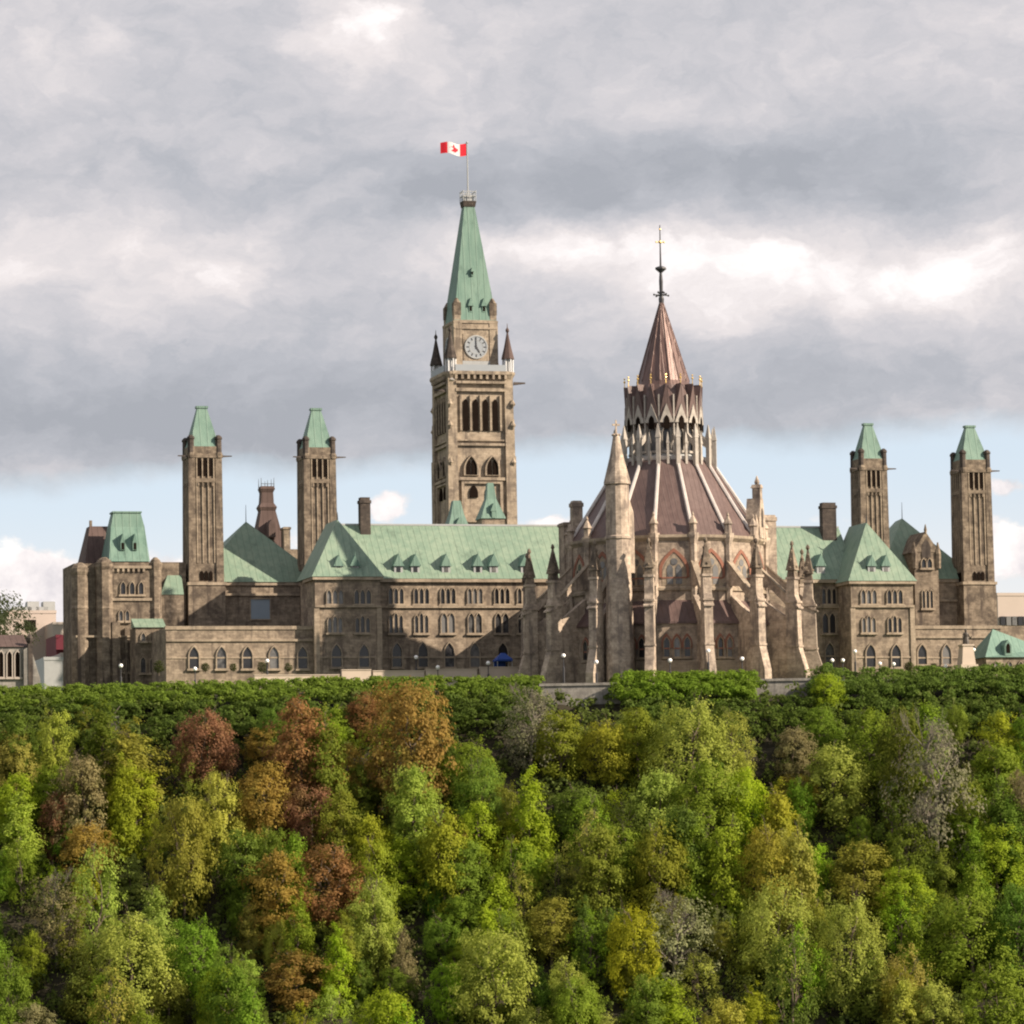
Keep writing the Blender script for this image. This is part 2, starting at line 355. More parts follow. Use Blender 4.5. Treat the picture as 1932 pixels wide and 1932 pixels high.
# ------------------------------------------------------------------ vent towers
def vent_tower(label, X, v=46.0):
    """X: picture columns of left front corner and right edge, rows of tip, eave, cornice, setback, foot"""
    xl, xr, yt, ye, yc, ysb, yf = X
    u0_, u1_ = uu(xl, v), uu(xr, v); w = u1_-u0_; uc = (u0_+u1_)/2; cv = v+w/2
    zt, ze, zc, zs, zf = [zz((xl+xr)/2, q, v) for q in (yt, ye, yc, ysb, yf)]
    t = thing('vent_tower', label, 'tower', uc, cv, zf, 'four square stone vent towers with green caps')
    s = MB(); h = w/2
    s.taper((u0_-.25, u1_+.25, v-.25, v+w+.25), zf-3, (u0_-.12, u1_+.12, v-.12, v+w+.12), zs)
    s.taper((u0_+.25, u1_-.25, v+.25, v+w-.25), zs, (u0_+.4, u1_-.4, v+.4, v+w-.4), zc)
    part('wall', s, M_TOWER, t)
    tr = MB()
    tr.box(u0_-.3, u1_+.3, v-.3, v+w+.3, zs-.25, zs+.2)
    part('string_course', tr, M_TRIM, t)
    for a in (0, 1):
        for b in (0, 1):
            bb = MB(); bw = w*.21
            ua = u0_ if a == 0 else u1_-bw; va = v if b == 0 else v+w-bw
            bb.taper((ua, ua+bw, va, va+bw), zs+.2, (ua+.12*(a == 0), ua+bw-.12*(a == 1), va+.12*(b == 0), va+bw-.12*(b == 1)), zc)
            ptop = zc + (ze-zc) + (zt-ze)*.24
            bb.lathe(8, ua+bw/2, va+bw/2, [(bw*.56, zc-.5), (bw*.62, zc), (bw*.55, zc+.05), (bw*.5, zc+.3), (bw*.1, zc+.35)], math.pi/8)
            part('corner_buttress', bb, M_TOWER, t)
            bb = MB(); bb.lathe(8, ua+bw/2, va+bw/2, [(bw*.46, zc+.2), (bw*.44, ptop-.4), (bw*.56, ptop-.3), (bw*.5, ptop), (bw*.2, ptop+.3)], math.pi/8); part('corner_post', bb, M_DARK, t)
    cn_ = MB(); cn_.box(u0_+.06, u1_-.06, v+.06, v+w-.06, zc-.5, zc-.05); cn_.box(u0_+.22, u1_-.22, v+.22, v+w-.22, zc-.05, ze+.1)
    part('cornice', cn_, M_DARK if False else M_TOWER, t)
    rf = MB(); i = w*.11; wt = w*.13
    zk = ze+(zt-ze)*.10
    rf.taper((u0_+i*.5, u1_-i*.5, v+i*.5, v+w-i*.5), ze+.1, (u0_+i*.95, u1_-i*.95, v+i*.95, v+w-i*.95), zk)
    rf.taper((u0_+i*.95, u1_-i*.95, v+i*.95, v+w-i*.95), zk, (uc-wt*1.05, uc+wt*1.05, cv-wt*.7, cv+wt*.7), zt-.35)
    rf.box(uc-wt*1.3, uc+wt*1.3, cv-wt*.9, cv+wt*.9, zt-.34, zt)
    part('roof', rf, M_GREEN2, t)
    # openings and pilaster strips, front and left faces
    def face(xf):
        for q in (-1, 0, 1):
            o = MB(xf); o.prism(lancet(q*w*.165, zc-(zc-zs)*.145-(zc-zs)*.02, w*.12, (zc-zs)*.135), v-.02+.3, v+.55)
            part('belfry_opening', o, M_VOID, t)
        p = MB(xf)
        for q in (-.245, -.083, .083, .245): p.box(q*w-.085, q*w+.085, v+.14, v+.5, zs+(zc-zs)*.16, zc-(zc-zs)*.0)
        part('pilaster_strips', p, M_PIER if False else M_TRIM, t)
        c_ = MB(xf); c_.box(-w*.28, w*.28, v+.1, v+.5, zc-(zc-zs)*.215, zc-(zc-zs)*.185)
        for q in (-.2, -.07, .07, .2): c_.box(q*w-.12, q*w+.12, v+.04, v+.5, zc-(zc-zs)*.245, zc-(zc-zs)*.218)
        part('corbel_table', c_, M_TOWER, t)
        for q in (-1, 0, 1):
            o = MB(xf); o.prism(lancet(q*w*.13, zs+.5, w*.10, (zc-zs)*.075), v+.12, v+.45)
            part('slit_window', o, M_VOID, t)
    face(lambda a, b, c: (uc+a, b, c))
    face(lambda a, b, c: (u0_+(b-v), cv-a, c))
    gg = MB()
    for a, b in ((u0_, v+.4), (u1_, v+.4)):
        sgn = -1 if a < uc else 1
        gg.taper((a-.14, a+.14, b-.14, b+.14), zc-.45, (a-.1, a+.1, b-.1, b+.1), zc-.2)
        gg.add([(a, b-.14, zc-.4), (a, b+.14, zc-.4), (a, b, zc-.12), (a+sgn*1.5, b-.06, zc-.3), (a+sgn*1.5, b+.06, zc-.3), (a+sgn*1.5, b, zc-.14)],
               [(0, 1, 2), (3, 5, 4), (0, 3, 4, 1), (1, 4, 5, 2), (2, 5, 3, 0)])
    part('gargoyles', gg, M_DARK, t)
    return t
vent_tower('leftmost square vent tower with green cap, its foot standing above the long low block', (357, 423, 763, 843, 857, 1101, 1185))
vent_tower('square vent tower with green cap between the hall roof and the hipped left pavilion', (575, 638.5, 767, 845, 859, 1101, 1185))
vent_tower('square vent tower with green cap rising behind the hipped right pavilion roof', (1627, 1681, 796, 866, 881, 1100, 1185))
vent_tower('rightmost square vent tower with green cap at the far right end of the roofs', (1819, 1877, 800, 868, 885, 1100, 1190))
# ------------------------------------------------------------------ main block
VM, VP = 30.0, 24.0
uL, uR = uu(716, VM), uu(1605, VM)
z_eave = zz(850, 1093, VM); VRG = 38.0; z_ridge = zz(850, 991, VRG)
PLx = (uu(594, VP), uu(717, VP)); PRx = (uu(1605, VP), uu(1722, VP))
mb_ = thing('parliament_building', 'long sandstone main block with green copper roof and gothic windows behind the domed library', 'building', 0, VM+8, 0)
w = MB(); w.box(PLx[1]-1, PRx[0]+1, VM, VM+15.5, -4, z_eave)
part('wall', w, M_STONE, mb_)
def strip(par, a0, a1, b, z, h=.34, out=.36, m=None):
    k = MB(); k.box(a0, a1, b-out, b+.05, z-h/2, z+h/2); return part('string_course', k, m or M_TRIM, par)
strip(mb_, PLx[1], PRx[0], VM, zz(850, 1145, VM)); strip(mb_, PLx[1], PRx[0], VM, zz(850, 1240, VM), .25, .12)
k = MB(); k.box(PLx[1], PRx[0], VM-.55, VM+.05, z_eave-.45, z_eave+.05); part('cornice', k, M_TRIM, mb_)
rf = MB()
ue0, ue1 = PLx[1]-3.2, PRx[0]+3.2
rf.sideprism([(VM-.6, z_eave+.06), (VM-.1, z_eave+.6), (VRG, z_ridge), (2*VRG-VM+.1, z_eave+.6), (2*VRG-VM+.6, z_eave+.06)], ue0, ue1)
part('roof', rf, M_GREEN, mb_)
rc = MB(); rc.box(ue0, ue1, VRG-.16, VRG+.16, z_ridge-.1, z_ridge+.16); part('ridge_roll', rc, M_PALEG, mb_)
def dormer(par, px, py0, py1, b, slope, wd=1.5, m=None):
    """gabled lucarne on a slope; b = depth of its front face"""
    a, zb = bp(px, py1, b); zt = zz(px, py0, b)
    h = zt-zb; d = MB()
    back = b + h*slope+1.2
    d.box(a-wd*.38, a+wd*.38, b, back, zb-.6, zb+h*.36); fr = part('dormer', d, M_PALEG, par)
    r = MB(); r.add([(a-wd*.5, b-.22, zb+h*.34), (a+wd*.5, b-.22, zb+h*.34), (a, b-.22, zt), (a-wd*.5, back, zb+h*.34), (a+wd*.5, back, zb+h*.34), (a, back, zt)],
                 [(0, 1, 2), (3, 5, 4), (0, 2, 5, 3), (1, 4, 5, 2), (0, 3, 4, 1)])
    r.tube((a, b-.2, zt-.1), (a, b-.2, zt+.5), .06, .02)
    part('dormer_roof', r, M_GREEN2, fr)
    o = MB(); o.prism(lancet(a, zb+.05, wd*.36, h*.46), b-.04, b+.02); part('dormer_window', o, M_GLASS, fr)
slm = (VRG-VM)/(z_ridge-z_eave)
for px in (752, 784, 842, 902, 932, 991, 1549):
    dormer(mb_, px, 1045, 1080, VM+.35, slm, 1.7)
for px in (747, 795, 845, 896, 947, 990, 1564):
    ua, za = bp(px, 1140, VM); window(mb_, ua, za, 2.5, zz(px, 1108, VM)-za, VM, 3, False)
    ua, za = bp(px, 1195, VM); window(mb_, ua, za, 2.3, zz(px, 1155, VM)-za, VM, 3 if px in (747, 795) else 2, True)
for px in (749, 798, 848, 896, 949, 1566):
    ua, za = bp(px, 1259, VM); window(mb_, ua, za, 1.75, zz(px, 1210, VM)-za, VM, 1, True, fw=.3)
def chimney(par, xl, xr, yt, yb, v, m=None):
    a0, a1 = uu(xl, v), uu(xr, v); zt = zz(xl, yt, v); zb = zz(xl, yb, v)
    k = MB(); k.box(a0, a1, v, v+1.5, zb-3, zt-.9); k.box(a0-.12, a1+.12, v-.12, v+1.62, zt-.9, zt-.45); k.box(a0+.05, a1-.05, v+.05, v+1.45, zt-.45, zt)
    part('chimney', k, m or M_DARK, par)
chimney(mb_, 682, 701, 938, 1010, 36.4); chimney(mb_, 1555, 1581, 948, 1030, 35.8)
def pavilion(par, P, px_e, py_e, yap, cols, gcols, dcols, shade=None):
    ze = zz(px_e, py_e, VP); a0, a1 = P; ac = (a0+a1)/2; vap = VP+6.2
    zap = z_ridge + .1
    s = MB(); s.box(a0, a1, VP, VM+4, -4, ze); part('pavilion_wall', s, M_STONE, par)
    for a in (a0, a1):
        b_ = MB(); sg = -1 if a == a0 else 1
        b_.box(min(a-.05*sg-sg*.55, a+sg*.18), max(a-.05*sg-sg*.55, a+sg*.18), VP-.2, VP+.5, -4, zz(px_e, 1146, VP))
        part('corner_buttress', b_, M_TRIM, par)
    k = MB(); k.box(a0-.4, a1+.4, VP-.45, VM+.6, ze-.4, ze+.05); part('cornice', k, M_TRIM, par)
    strip(par, a0-.1, a1+.1, VP, zz(px_e, 1144, VP)); strip(par, a0, a1, VP, zz(px_e, 1240, VP), .25, .12)
    r = MB(); e = .55
    r.add([(a0-e, VP-e, ze+.06), (a1+e, VP-e, ze+.06), (a1+e, VM+4.4, ze+.06), (a0-e, VM+4.4, ze+.06), (ac, vap, zap), (ac, VRG+.1, zap)],
          [(0, 1, 4), (1, 2, 5, 4), (2, 3, 5), (3, 0, 4, 5), (0, 3, 2, 1)])
    part('pavilion_roof', r, M_GREEN, par)
    f = MB(); f.lathe(6, ac, vap, [(.12, zap-.1), (.1, zap+.4), (.03, zap+1.1)]); part('roof_finial', f, M_IRON, par)
    for px in cols:
        ua, za = bp(px, 1140, VP); window(par, ua, za, 2.7, zz(px, 1111, VP)-za, VP, 3, False)
        ua, za = bp(px, 1194, VP); window(par, ua, za, 2.4, zz(px, 1160, VP)-za, VP, 3, True)
    for px in gcols:
        ua, za = bp(px, 1259, VP); window(par, ua, za, 1.8, zz(px, 1213, VP)-za, VP, 1, True, fw=.3)
    for px in dcols: dormer(par, px, 1047, 1079, VP+.5, .62, 1.6)
pavilion(mb_, PLx, 655, 1089, 989, (632, 684), (635, 687), (639, 670))
pavilion(mb_, PRx, 1664, 1097, 998, (1639, 1688), (1643, 1691), (1645, 1672))
# halls between the vent towers
def hall(label, xl, xr, ye, xa, ya, v):
    a0, a1 = uu(xl, v), uu(xr, v); ze = zz((xl+xr)/2, ye, v)
    va = v+9; aa, za = bp(xa, ya, va)
    t = thing('chamber_hall', label, 'building', (a0+a1)/2, v+10, 0)
    s = MB(); s.box(a0, a1, v, v+20, -4, ze); part('wall', s, M_STONE, t)
    k = MB(); k.box(a0, a1, v-.35, v+.05, ze-.45, ze+.04); part('cornice', k, M_TRIM, t)
    r = MB(); e = .5
    r.add([(a0-e, v-e, ze+.05), (a1+e, v-e, ze+.05), (a1+e, v+21, ze+.05), (a0-e, v+21, ze+.05), (aa, va, za), (aa+1.0, v+15, za)],
          [(0, 1, 4), (1, 2, 5, 4), (2, 3, 5), (3, 0, 4, 5), (0, 3, 2, 1)])
    part('roof', r, M_GREEN, t)
    f = MB(); f.tube((aa, va, za-.2), (aa, va, za+2.6), .07, .03); part('roof_spike', f, M_IRON, t)
    return t, a0, a1, ze
hl, a0, a1, ze = hall('windowless hall wall under a dark green hipped roof between the two left vent towers', 372, 612, 1099, 464, 984, 49.0)
strip(hl, a0, a1, 49.0, zz(490, 1122, 49))
k = MB(); p0 = bp(473, 1168, 49); p1 = bp(508.5, 1131, 49)
k.ring([(p0[0]-.2, p0[1]-.2), (p1[0]+.2, p0[1]-.2), (p1[0]+.2, p1[1]+.2), (p0[0]-.2, p1[1]+.2)], [(p0[0], p0[1]), (p1[0], p0[1]), (p1[0], p1[1]), (p0[0], p1[1])], 48.75, 49.05)
fo = part('window', k, M_TRIM, hl, 'large square window covered in blue grey sheeting')
k = MB(); k.box(p0[0], p1[0], 48.9, 49.03, p0[1], p1[1]); part('pane', k, M_BLUEP, fo)
hr, a0, a1, ze = hall('hall with tall gabled stone dormer and green roof between the two right vent towers', 1660, 1838, 1093, 1702, 978, 49.0)
strip(hr, a0, a1, 49.0, zz(1790, 1133, 49))
# stone gable dormer of the right hall
v = 47.4
a0, a1 = uu(1726, v), uu(1771, v); ac = (a0+a1)/2
zb, zc, zt = zz(1748, 1185, v), zz(1748, 1042, v), zz(1748, 1003, v)
k = MB(); k.box(a0, a1, v, v+7, zb-4, zc); k.prism([(a0-.25, zc), (a1+.25, zc), (ac, zt)], v-.08, v+7)
gd = part('gable_dormer', k, M_TOWER, hr)
k = MB()
for a in (a0, a1): k.lathe(6, a, v, [(.42, zc-2.6), (.5, zc-.2), (.45, zc), (.1, zc+1.6)])
k.lathe(6, ac, v, [(.2, zt-.3), (.26, zt+.3), (.05, zt+1.2)])
part('pinnacles', k, M_TOWER, gd)
ua, za = bp(1750, 1148, v); window(hr, ua, za, 2.0, zz(1750, 1112, v)-za, v, 3, False)
ua, za = bp(1748, 1072, v); window(hr, ua, za, 2.0, zz(1748, 1052, v)-za, v, 2)
k = MB(); k.prism(lancet(ac, zc-.9, 1.5, 3.0), v-.12, v+.02); part('gable_niche', k, M_DARK, hr)
# low blocks in front
def low_block(label, xl, xr, yp, ys, v, depth, cols, w_=1.75):
    a0, a1 = uu(xl, v, 1200), uu(xr, v, 1200); zt = zz((xl+xr)/2, yp, v)
    t = thing('low_block', label, 'building', (a0+a1)/2, v+depth/2, 0)
    s = MB(); s.box(a0, a1, v, v+depth, -4, zt); part('wall', s, M_STONE, t)
    k = MB(); k.box(a0-.12, a1+.12, v-.16, v+.45, zt-.3, zt+.22); part('parapet', k, M_TRIM, t)
    strip(t, a0, a1, v, zz((xl+xr)/2, ys, v), .35, .25); strip(t, a0, a1, v, zz((xl+xr)/2, 1241, v), .22, .1)
    for px in cols:
        ua, za = bp(px, 1262 if px < 900 else 1254, v); window(t, ua, za, w_, zz(px, 1217 if px < 900 else 1213, v)-za, v, 1, True, fw=.32)
    return t
low_block('long low sandstone block with five pointed windows in front of the left vent towers', 313, 596, 1184, 1208, 25.6, 20, (366, 418, 467, 517, 571))
low_block('low sandstone block with pointed windows below the rightmost vent tower', 1722.5, 1888, 1183, 1202, 25.2, 20.5, (1740, 1786, 1836))
# ------------------------------------------------------------------ clock tower
CVT = 85.0
pxL, pxR = 847.0, 977.0
vf = 79.5
a0, a1 = uu(847, vf, 990), uu(977, vf, 990); TW = a1-a0; vf_ = vf; cvv = vf+TW/2; ac = (a0+a1)/2
Zt = lambda py, px=905: zz(px, py, vf)
ct = thing('clock_tower', 'tall sandstone clock tower with green spire and flag pole above the main roof', 'tower', ac, cvv, 0)
z_bal, z_b2 = Zt(704), Zt(604)
s = MB(); s.taper((a0+.55, a1-.55, vf+.55, vf+TW-.55), -2, (a0+.75, a1-.75, vf+.75, vf+TW-.75), z_bal)
part('wall', s, M_PEACE, ct)
CB = 1.75
for ia in (0, 1):
    for ib in (0, 1):
        k = MB(); sx = 1 if ia == 0 else -1; sy = 1 if ib == 0 else -1
        ax = a0 if ia == 0 else a1; bx = vf if ib == 0 else vf+TW
        def rect(off, ww): return (min(ax+sx*off, ax+sx*(off+ww)), max(ax+sx*off, ax+sx*(off+ww)), min(bx+sy*off, bx+sy*(off+ww)), max(bx+sy*off, bx+sy*(off+ww)))
        k.taper(rect(0, CB), -2, rect(.06, CB-.06), Zt(860))
        k.taper(rect(.18, CB-.2), Zt(860), rect(.22, CB-.24), Zt(790))
        k.taper(rect(.3, CB-.3), Zt(790), rect(.34, CB-.34), z_bal)
        for yy in (1010, 870, 800, 760): k.lathe(6, ax+sx*.5, bx+sy*.1, [(.05, Zt(yy)-.8), (.5, Zt(yy)-.2), (.1, Zt(yy)+.6)])
        part('corner_buttress', k, M_PEACE, ct)
        # turret with lantern and cone
        cx, cy = ax+sx*.95, bx+sy*.95
        tu = MB(); tu.lathe(8, cx, cy, [(.5, z_bal-1.2), (1.15, z_bal-.1), (1.15, z_bal+.25), (.95, z_bal+.3)], math.pi/8)
        to = part('corner_turret', tu, M_PEACE, ct)
        z1, z2 = z_bal+.3, Zt(676)
        cl = MB()
        for q in range(6):
            t = q*math.pi/3+.3; cl.tube((cx+.78*math.sin(t), cy-.78*math.cos(t), z1-.05), (cx+.78*math.sin(t), cy-.78*math.cos(t), z2+.05), .17, .17, 5)
        cl.lathe(6, cx, cy, [(.45, z1), (.45, z2)])
        part('lantern_columns', cl, M_WHITE, to)
        cc = MB(); zt_ = Zt(626); cc.lathe(8, cx, cy, [(1.1, z2), (1.05, z2+.3), (.62, z2+(zt_-z2)*.45), (.14, zt_), (.3, zt_+.3), (.3, zt_+.55), (.08, zt_+.9), (.03, zt_+1.6)])
        part('cone_roof', cc, M_DARK if sx > 0 else M_SLATE, to)  # left cones take the near-black material as painted shade, right ones stay brown
def tface(xf, front):
    P_ = lambda nm, mb, m: part(nm, mb, m, ct)
    # panel ribs
    k = MB(xf)
    for q in (-.29, -.145, 0, .145, .29): k.box(q*TW-.16, q*TW+.16, vf+.38, vf+.8, Zt(812), Zt(745))
    P_('mullion_strips', k, M_PEACE)
    for q in (-.215, -.072, .072, .215):
        o = MB(xf); o.prism(lancet(q*TW*1.0, Zt(812), TW*.075, Zt(752)-Zt(812)), vf+.50, vf+.95); P_('belfry_opening', o, M_VOID)
    for yy, h, ot in ((735, .5, .2), (721, .4, .05), (838, .4, .3), (903, .5, .2), (830, .25, .35)):
        c = MB(xf); c.box(-TW/2+1.6, TW/2-1.6, vf+ot, vf+.8, Zt(yy)-h/2, Zt(yy)+h/2); P_('string_course', c, M_PEACE)
    c = MB(xf); c.box(-TW/2+1.0, TW/2-1.0, vf-.15, vf+.8, z_bal-.2, z_bal+.35)
    for q in range(9): c.box(-TW*.36+q*TW*.09-.2, -TW*.36+q*TW*.09+.2, vf-.1, vf+.8, z_bal-.95, z_bal-.22)
    P_('corbel_table', c, M_PEACE)
    b = MB(xf); b.box(-TW/2+1.5, TW/2-1.5, vf-.05, vf+.25, z_bal+.36, Zt(688)); P_('balcony', b, M_DIAL)
    for q in (-.155, .155):
        f = MB(xf); f.ring(lancet(q*TW, Zt(897), TW*.22, Zt(858)-Zt(897)), lancet(q*TW, Zt(897)+.1, TW*.17, Zt(862)-Zt(897)), vf+.2, vf+.75)
        fo = P_('window', f, M_PEACE)
        o = MB(xf)
        for e in (-.045, .045): o.prism(lancet(q*TW+e*TW, Zt(897)+.12, TW*.07, (Zt(866)-Zt(897))), vf+.42, vf+.8)
        part('pane', o, M_VOID, fo)
    f = MB(xf); f.ring([(-TW*.3, Zt(985)), (TW*.3, Zt(985)), (TW*.3, Zt(908)), (-TW*.3, Zt(908))], [(-TW*.26, Zt(983)), (TW*.26, Zt(983)), (TW*.26, Zt(912)), (-TW*.26, Zt(912))], vf+.25, vf+.8)
    P_('window_surround', f, M_PEACE)
    for q in (-.12, .12):
        o = MB(xf); o.prism(lancet(q*TW, Zt(938), TW*.12, Zt(914)-Zt(938)), vf+.42, vf+.8); P_('window_opening', o, M_VOID)
tface(lambda a, b, c: (ac+a, b, c), True)
tface(lambda a, b, c: (a0+(b-vf), cvv-a, c), False)
# clock stage
d0, d1 = uu(861, vf+1, 650), uu(941.5, vf+1, 650); sw = d1-d0; dc = (d0+d1)/2; vs = cvv-sw/2
z_e = zz(900, 604, vs)
s = MB(); s.box(d0, d1, vs, vs+sw, z_bal-.3, z_e); part('clock_stage', s, M_PEACE, ct)
for ia in (0, 1):
    for ib in (0, 1):
        k = MB(); ax = d0 if ia == 0 else d1-1.15; bx = vs if ib == 0 else vs+sw-1.15
        k.box(ax-.12, ax+1.27, bx-.12, bx+1.27, z_bal-.3, z_e-.3)
        k.box(ax+.02, ax+1.13, bx+.02, bx+1.13, z_e-.3, zz(900, 590, vs))
        part('stage_buttress', k, M_PEACE, ct)
        k = MB(); zq = zz(900, 594, vs); k.box(ax-.04, ax+1.19, bx-.04, bx+1.19, zq, zz(900, 571.5, vs)); k.lathe(6, ax+.57, bx+.57, [(.66, zz(900, 571, vs)), (.2, zz(900, 562, vs))]); part('stage_post', k, M_TOWER, ct)
k = MB(); k.box(d0-.16, d1+.16, vs-.16, vs+sw+.16, z_e-.5, z_e-.1); k.box(d0+.02, d1-.02, vs-.2, vs+sw-.02, z_e-1.5, z_e-1.2); part('cornice', k, M_PEACE, ct)
def clock(xf, b):
    zc = zz(902, 655, vs); rr = 1.80
    circ = lambda r, n=32, a=0: [(a+r*math.sin(2*math.pi*i/n), zc+r*math.cos(2*math.pi*i/n)) for i in range(n)]
    sq = MB(xf); sq.box(-rr-.35, rr+.35, b-.1, b+.1, zc-rr-.5, zc+rr+.4); bo = part('clock_surround', sq, M_PEACE, ct)
    c = MB(xf); c.prism(circ(rr), b-.2, b-.05); co = part('clock_dial', c, M_DIAL, ct)
    r = MB(xf); r.ring(circ(rr*1.08), circ(rr*.96), b-.27, b-.1); r.ring(circ(rr*.66), circ(rr*.61), b-.225, b-.15)
    part('dial_ring', r, M_PALEG, co)
    mk = MB(xf)
    for i in range(12):
        t = i*math.pi/6; s_, c_ = math.sin(t), math.cos(t)
        pts = [(q*c_+w_*s_, zc-q*s_+w_*c_) for q, w_ in ((-.09, rr*.69), (.09, rr*.69), (.09, rr*.92), (-.09, rr*.92))]
        mk.prism(pts, b-.235, b-.15)
    part('hour_marks', mk, M_IRON, co)
    hd = MB(xf)
    for t, ln, hw, dd in ((R(358), rr*.9, .11, .29), (R(149), rr*.6, .16, .26)):
        s_, c_ = math.sin(t), math.cos(t)
        hd.prism([(q*c_+w_*s_, zc-q*s_+w_*c_) for q, w_ in ((-hw, -.3), (hw, -.3), (hw*.6, ln), (-hw*.6, ln))], b-dd, b-dd+.02)
    part('clock_hands', hd, M_IRON, co)
    lv = MB(xf); lv.box(-2.3, 2.3, b-.1, b+.1, z_bal+.5, zz(902, 681, vs)); part('sill_panel', lv, M_PALEG, ct)
clock(lambda a, b, c: (dc+a, b, c), vs)
clock(lambda a, b, c: (d0+(b-vs), vs+sw/2-a, c), vs)
# spire roof
zk, zt1, ztop = zz(900, 560, cvv), zz(885, 390, cvv), zz(883, 363, cvv)
hw0, hw1, hw2 = sw/2+.0, sw*.40, sw*.12
r = MB()
r.taper((dc-hw0, dc+hw0, cvv-hw0, cvv+hw0), z_e-.08, (dc-hw1*1.08, dc+hw1*1.08, cvv-hw1*1.08, cvv+hw1*1.08), z_e+(zk-z_e)*.8)
r.taper((dc-hw1*1.08, dc+hw1*1.08, cvv-hw1*1.08, cvv+hw1*1.08), z_e+(zk-z_e)*.8, (dc-hw2, dc+hw2, cvv-hw2, cvv+hw2), zt1)
sp = part('spire_roof', r, M_GREEN2, ct)
k = MB(); k.taper((dc-hw2-.1, dc+hw2+.1, cvv-hw2-.1, cvv+hw2+.1), zt1-.15, (dc-hw2-.28, dc+hw2+.28, cvv-hw2-.28, cvv+hw2+.28), zt1+.8); part('spire_crown', k, M_DARK, ct)
k = MB(); hh = hw2+.2
for sx in (-1, 0, 1):
    for sy in (-1, 0, 1):
        if sx or sy: k.tube((dc+sx*hh, cvv+sy*hh, zt1+.75), (dc+sx*hh, cvv+sy*hh, ztop+.2), .07)
for zq in (.55, 1.0):
    zq = zt1+.8+(ztop-zt1-.8)*zq
    k.box(dc-hh, dc+hh, cvv-hh-.05, cvv-hh+.05, zq-.06, zq+.06); k.box(dc-hh, dc+hh, cvv+hh-.05, cvv+hh+.05, zq-.06, zq+.06)
    k.box(dc-hh-.05, dc-hh+.05, cvv-hh+.06, cvv+hh-.06, zq-.06, zq+.06); k.box(dc+hh-.05, dc+hh+.05, cvv-hh+.06, cvv+hh-.06, zq-.06, zq+.06)
k.box(dc-hh*.7, dc+hh*.7, cvv-hh*.7, cvv+hh*.7, zt1+.8, ztop-.5)
part('crown_railing', k, M_PALEG, ct)
def luc(px, y0, y1, wd):
    zb, zt_ = Zt(y1), Zt(y0); fr = (zb-z_e)/(zt1-z_e); off = hw1*1.08+(hw2-hw1*1.08)*max(0, (zb-z_e-(zk-z_e)*.8)/(zt1-z_e-(zk-z_e)*.8))
    a = uu(px, cvv-off, (y0+y1)/2); b = cvv-off-.35
    k = MB(); k.box(a-wd/2, a+wd/2, b, b+2, zb-.3, zb+(zt_-zb)*.4)
    k.add([(a-wd*.8, b-.15, zb+(zt_-zb)*.35), (a+wd*.8, b-.15, zb+(zt_-zb)*.35), (a, b-.05, zt_), (a-wd*.8, b+2, zb+(zt_-zb)*.35), (a+wd*.8, b+2, zb+(zt_-zb)*.35), (a, b+2, zt_)], [(0, 1, 2), (3, 5, 4), (0, 2, 5, 3), (1, 4, 5, 2), (0, 3, 4, 1)])
    d = part('lucarne', k, M_GREEN2, ct)
    o = MB(); o.box(a-wd*.3, a+wd*.3, b-.03, b+.02, zb-.1, zb+(zt_-zb)*.36); part('opening', o, M_VOID, d)
luc(887, 558, 582, .62); luc(912, 558, 582, .62); luc(890, 500, 512, .42)
gg = MB(); zg = Zt(725)
for q, yy in ((a0, 737), (a1, 722)):
    sg = -1 if q == a0 else 1; zg = Zt(yy)
    gg.add([(q-sg*.1, vf+.6, zg-.25), (q-sg*.1, vf+1.1, zg-.25), (q-sg*.1, vf+.85, zg+.3), (q+sg*1.9, vf+.75, zg+.0), (q+sg*1.9, vf+.95, zg+.0), (q+sg*1.9, vf+.85, zg+.25)], [(0, 1, 2), (3, 5, 4), (0, 3, 4, 1), (1, 4, 5, 2), (2, 5, 3, 0)])
part('gargoyles', gg, M_DARK, ct)
k = MB(); q = a0+.6; zg = Zt(718); k.add([(q-.3, vf-.1, zg-.25), (q+.3, vf-.1, zg-.25), (q, vf-.1, zg+.3), (q-.5, vf-1.4, zg), (q+.5, vf-1.4, zg-.2), (q, vf-1.5, zg+.3)], [(0, 1, 2), (3, 5, 4), (0, 3, 4, 1), (1, 4, 5, 2), (2, 5, 3, 0)])
part('front_gargoyle', k, M_RIB, ct)
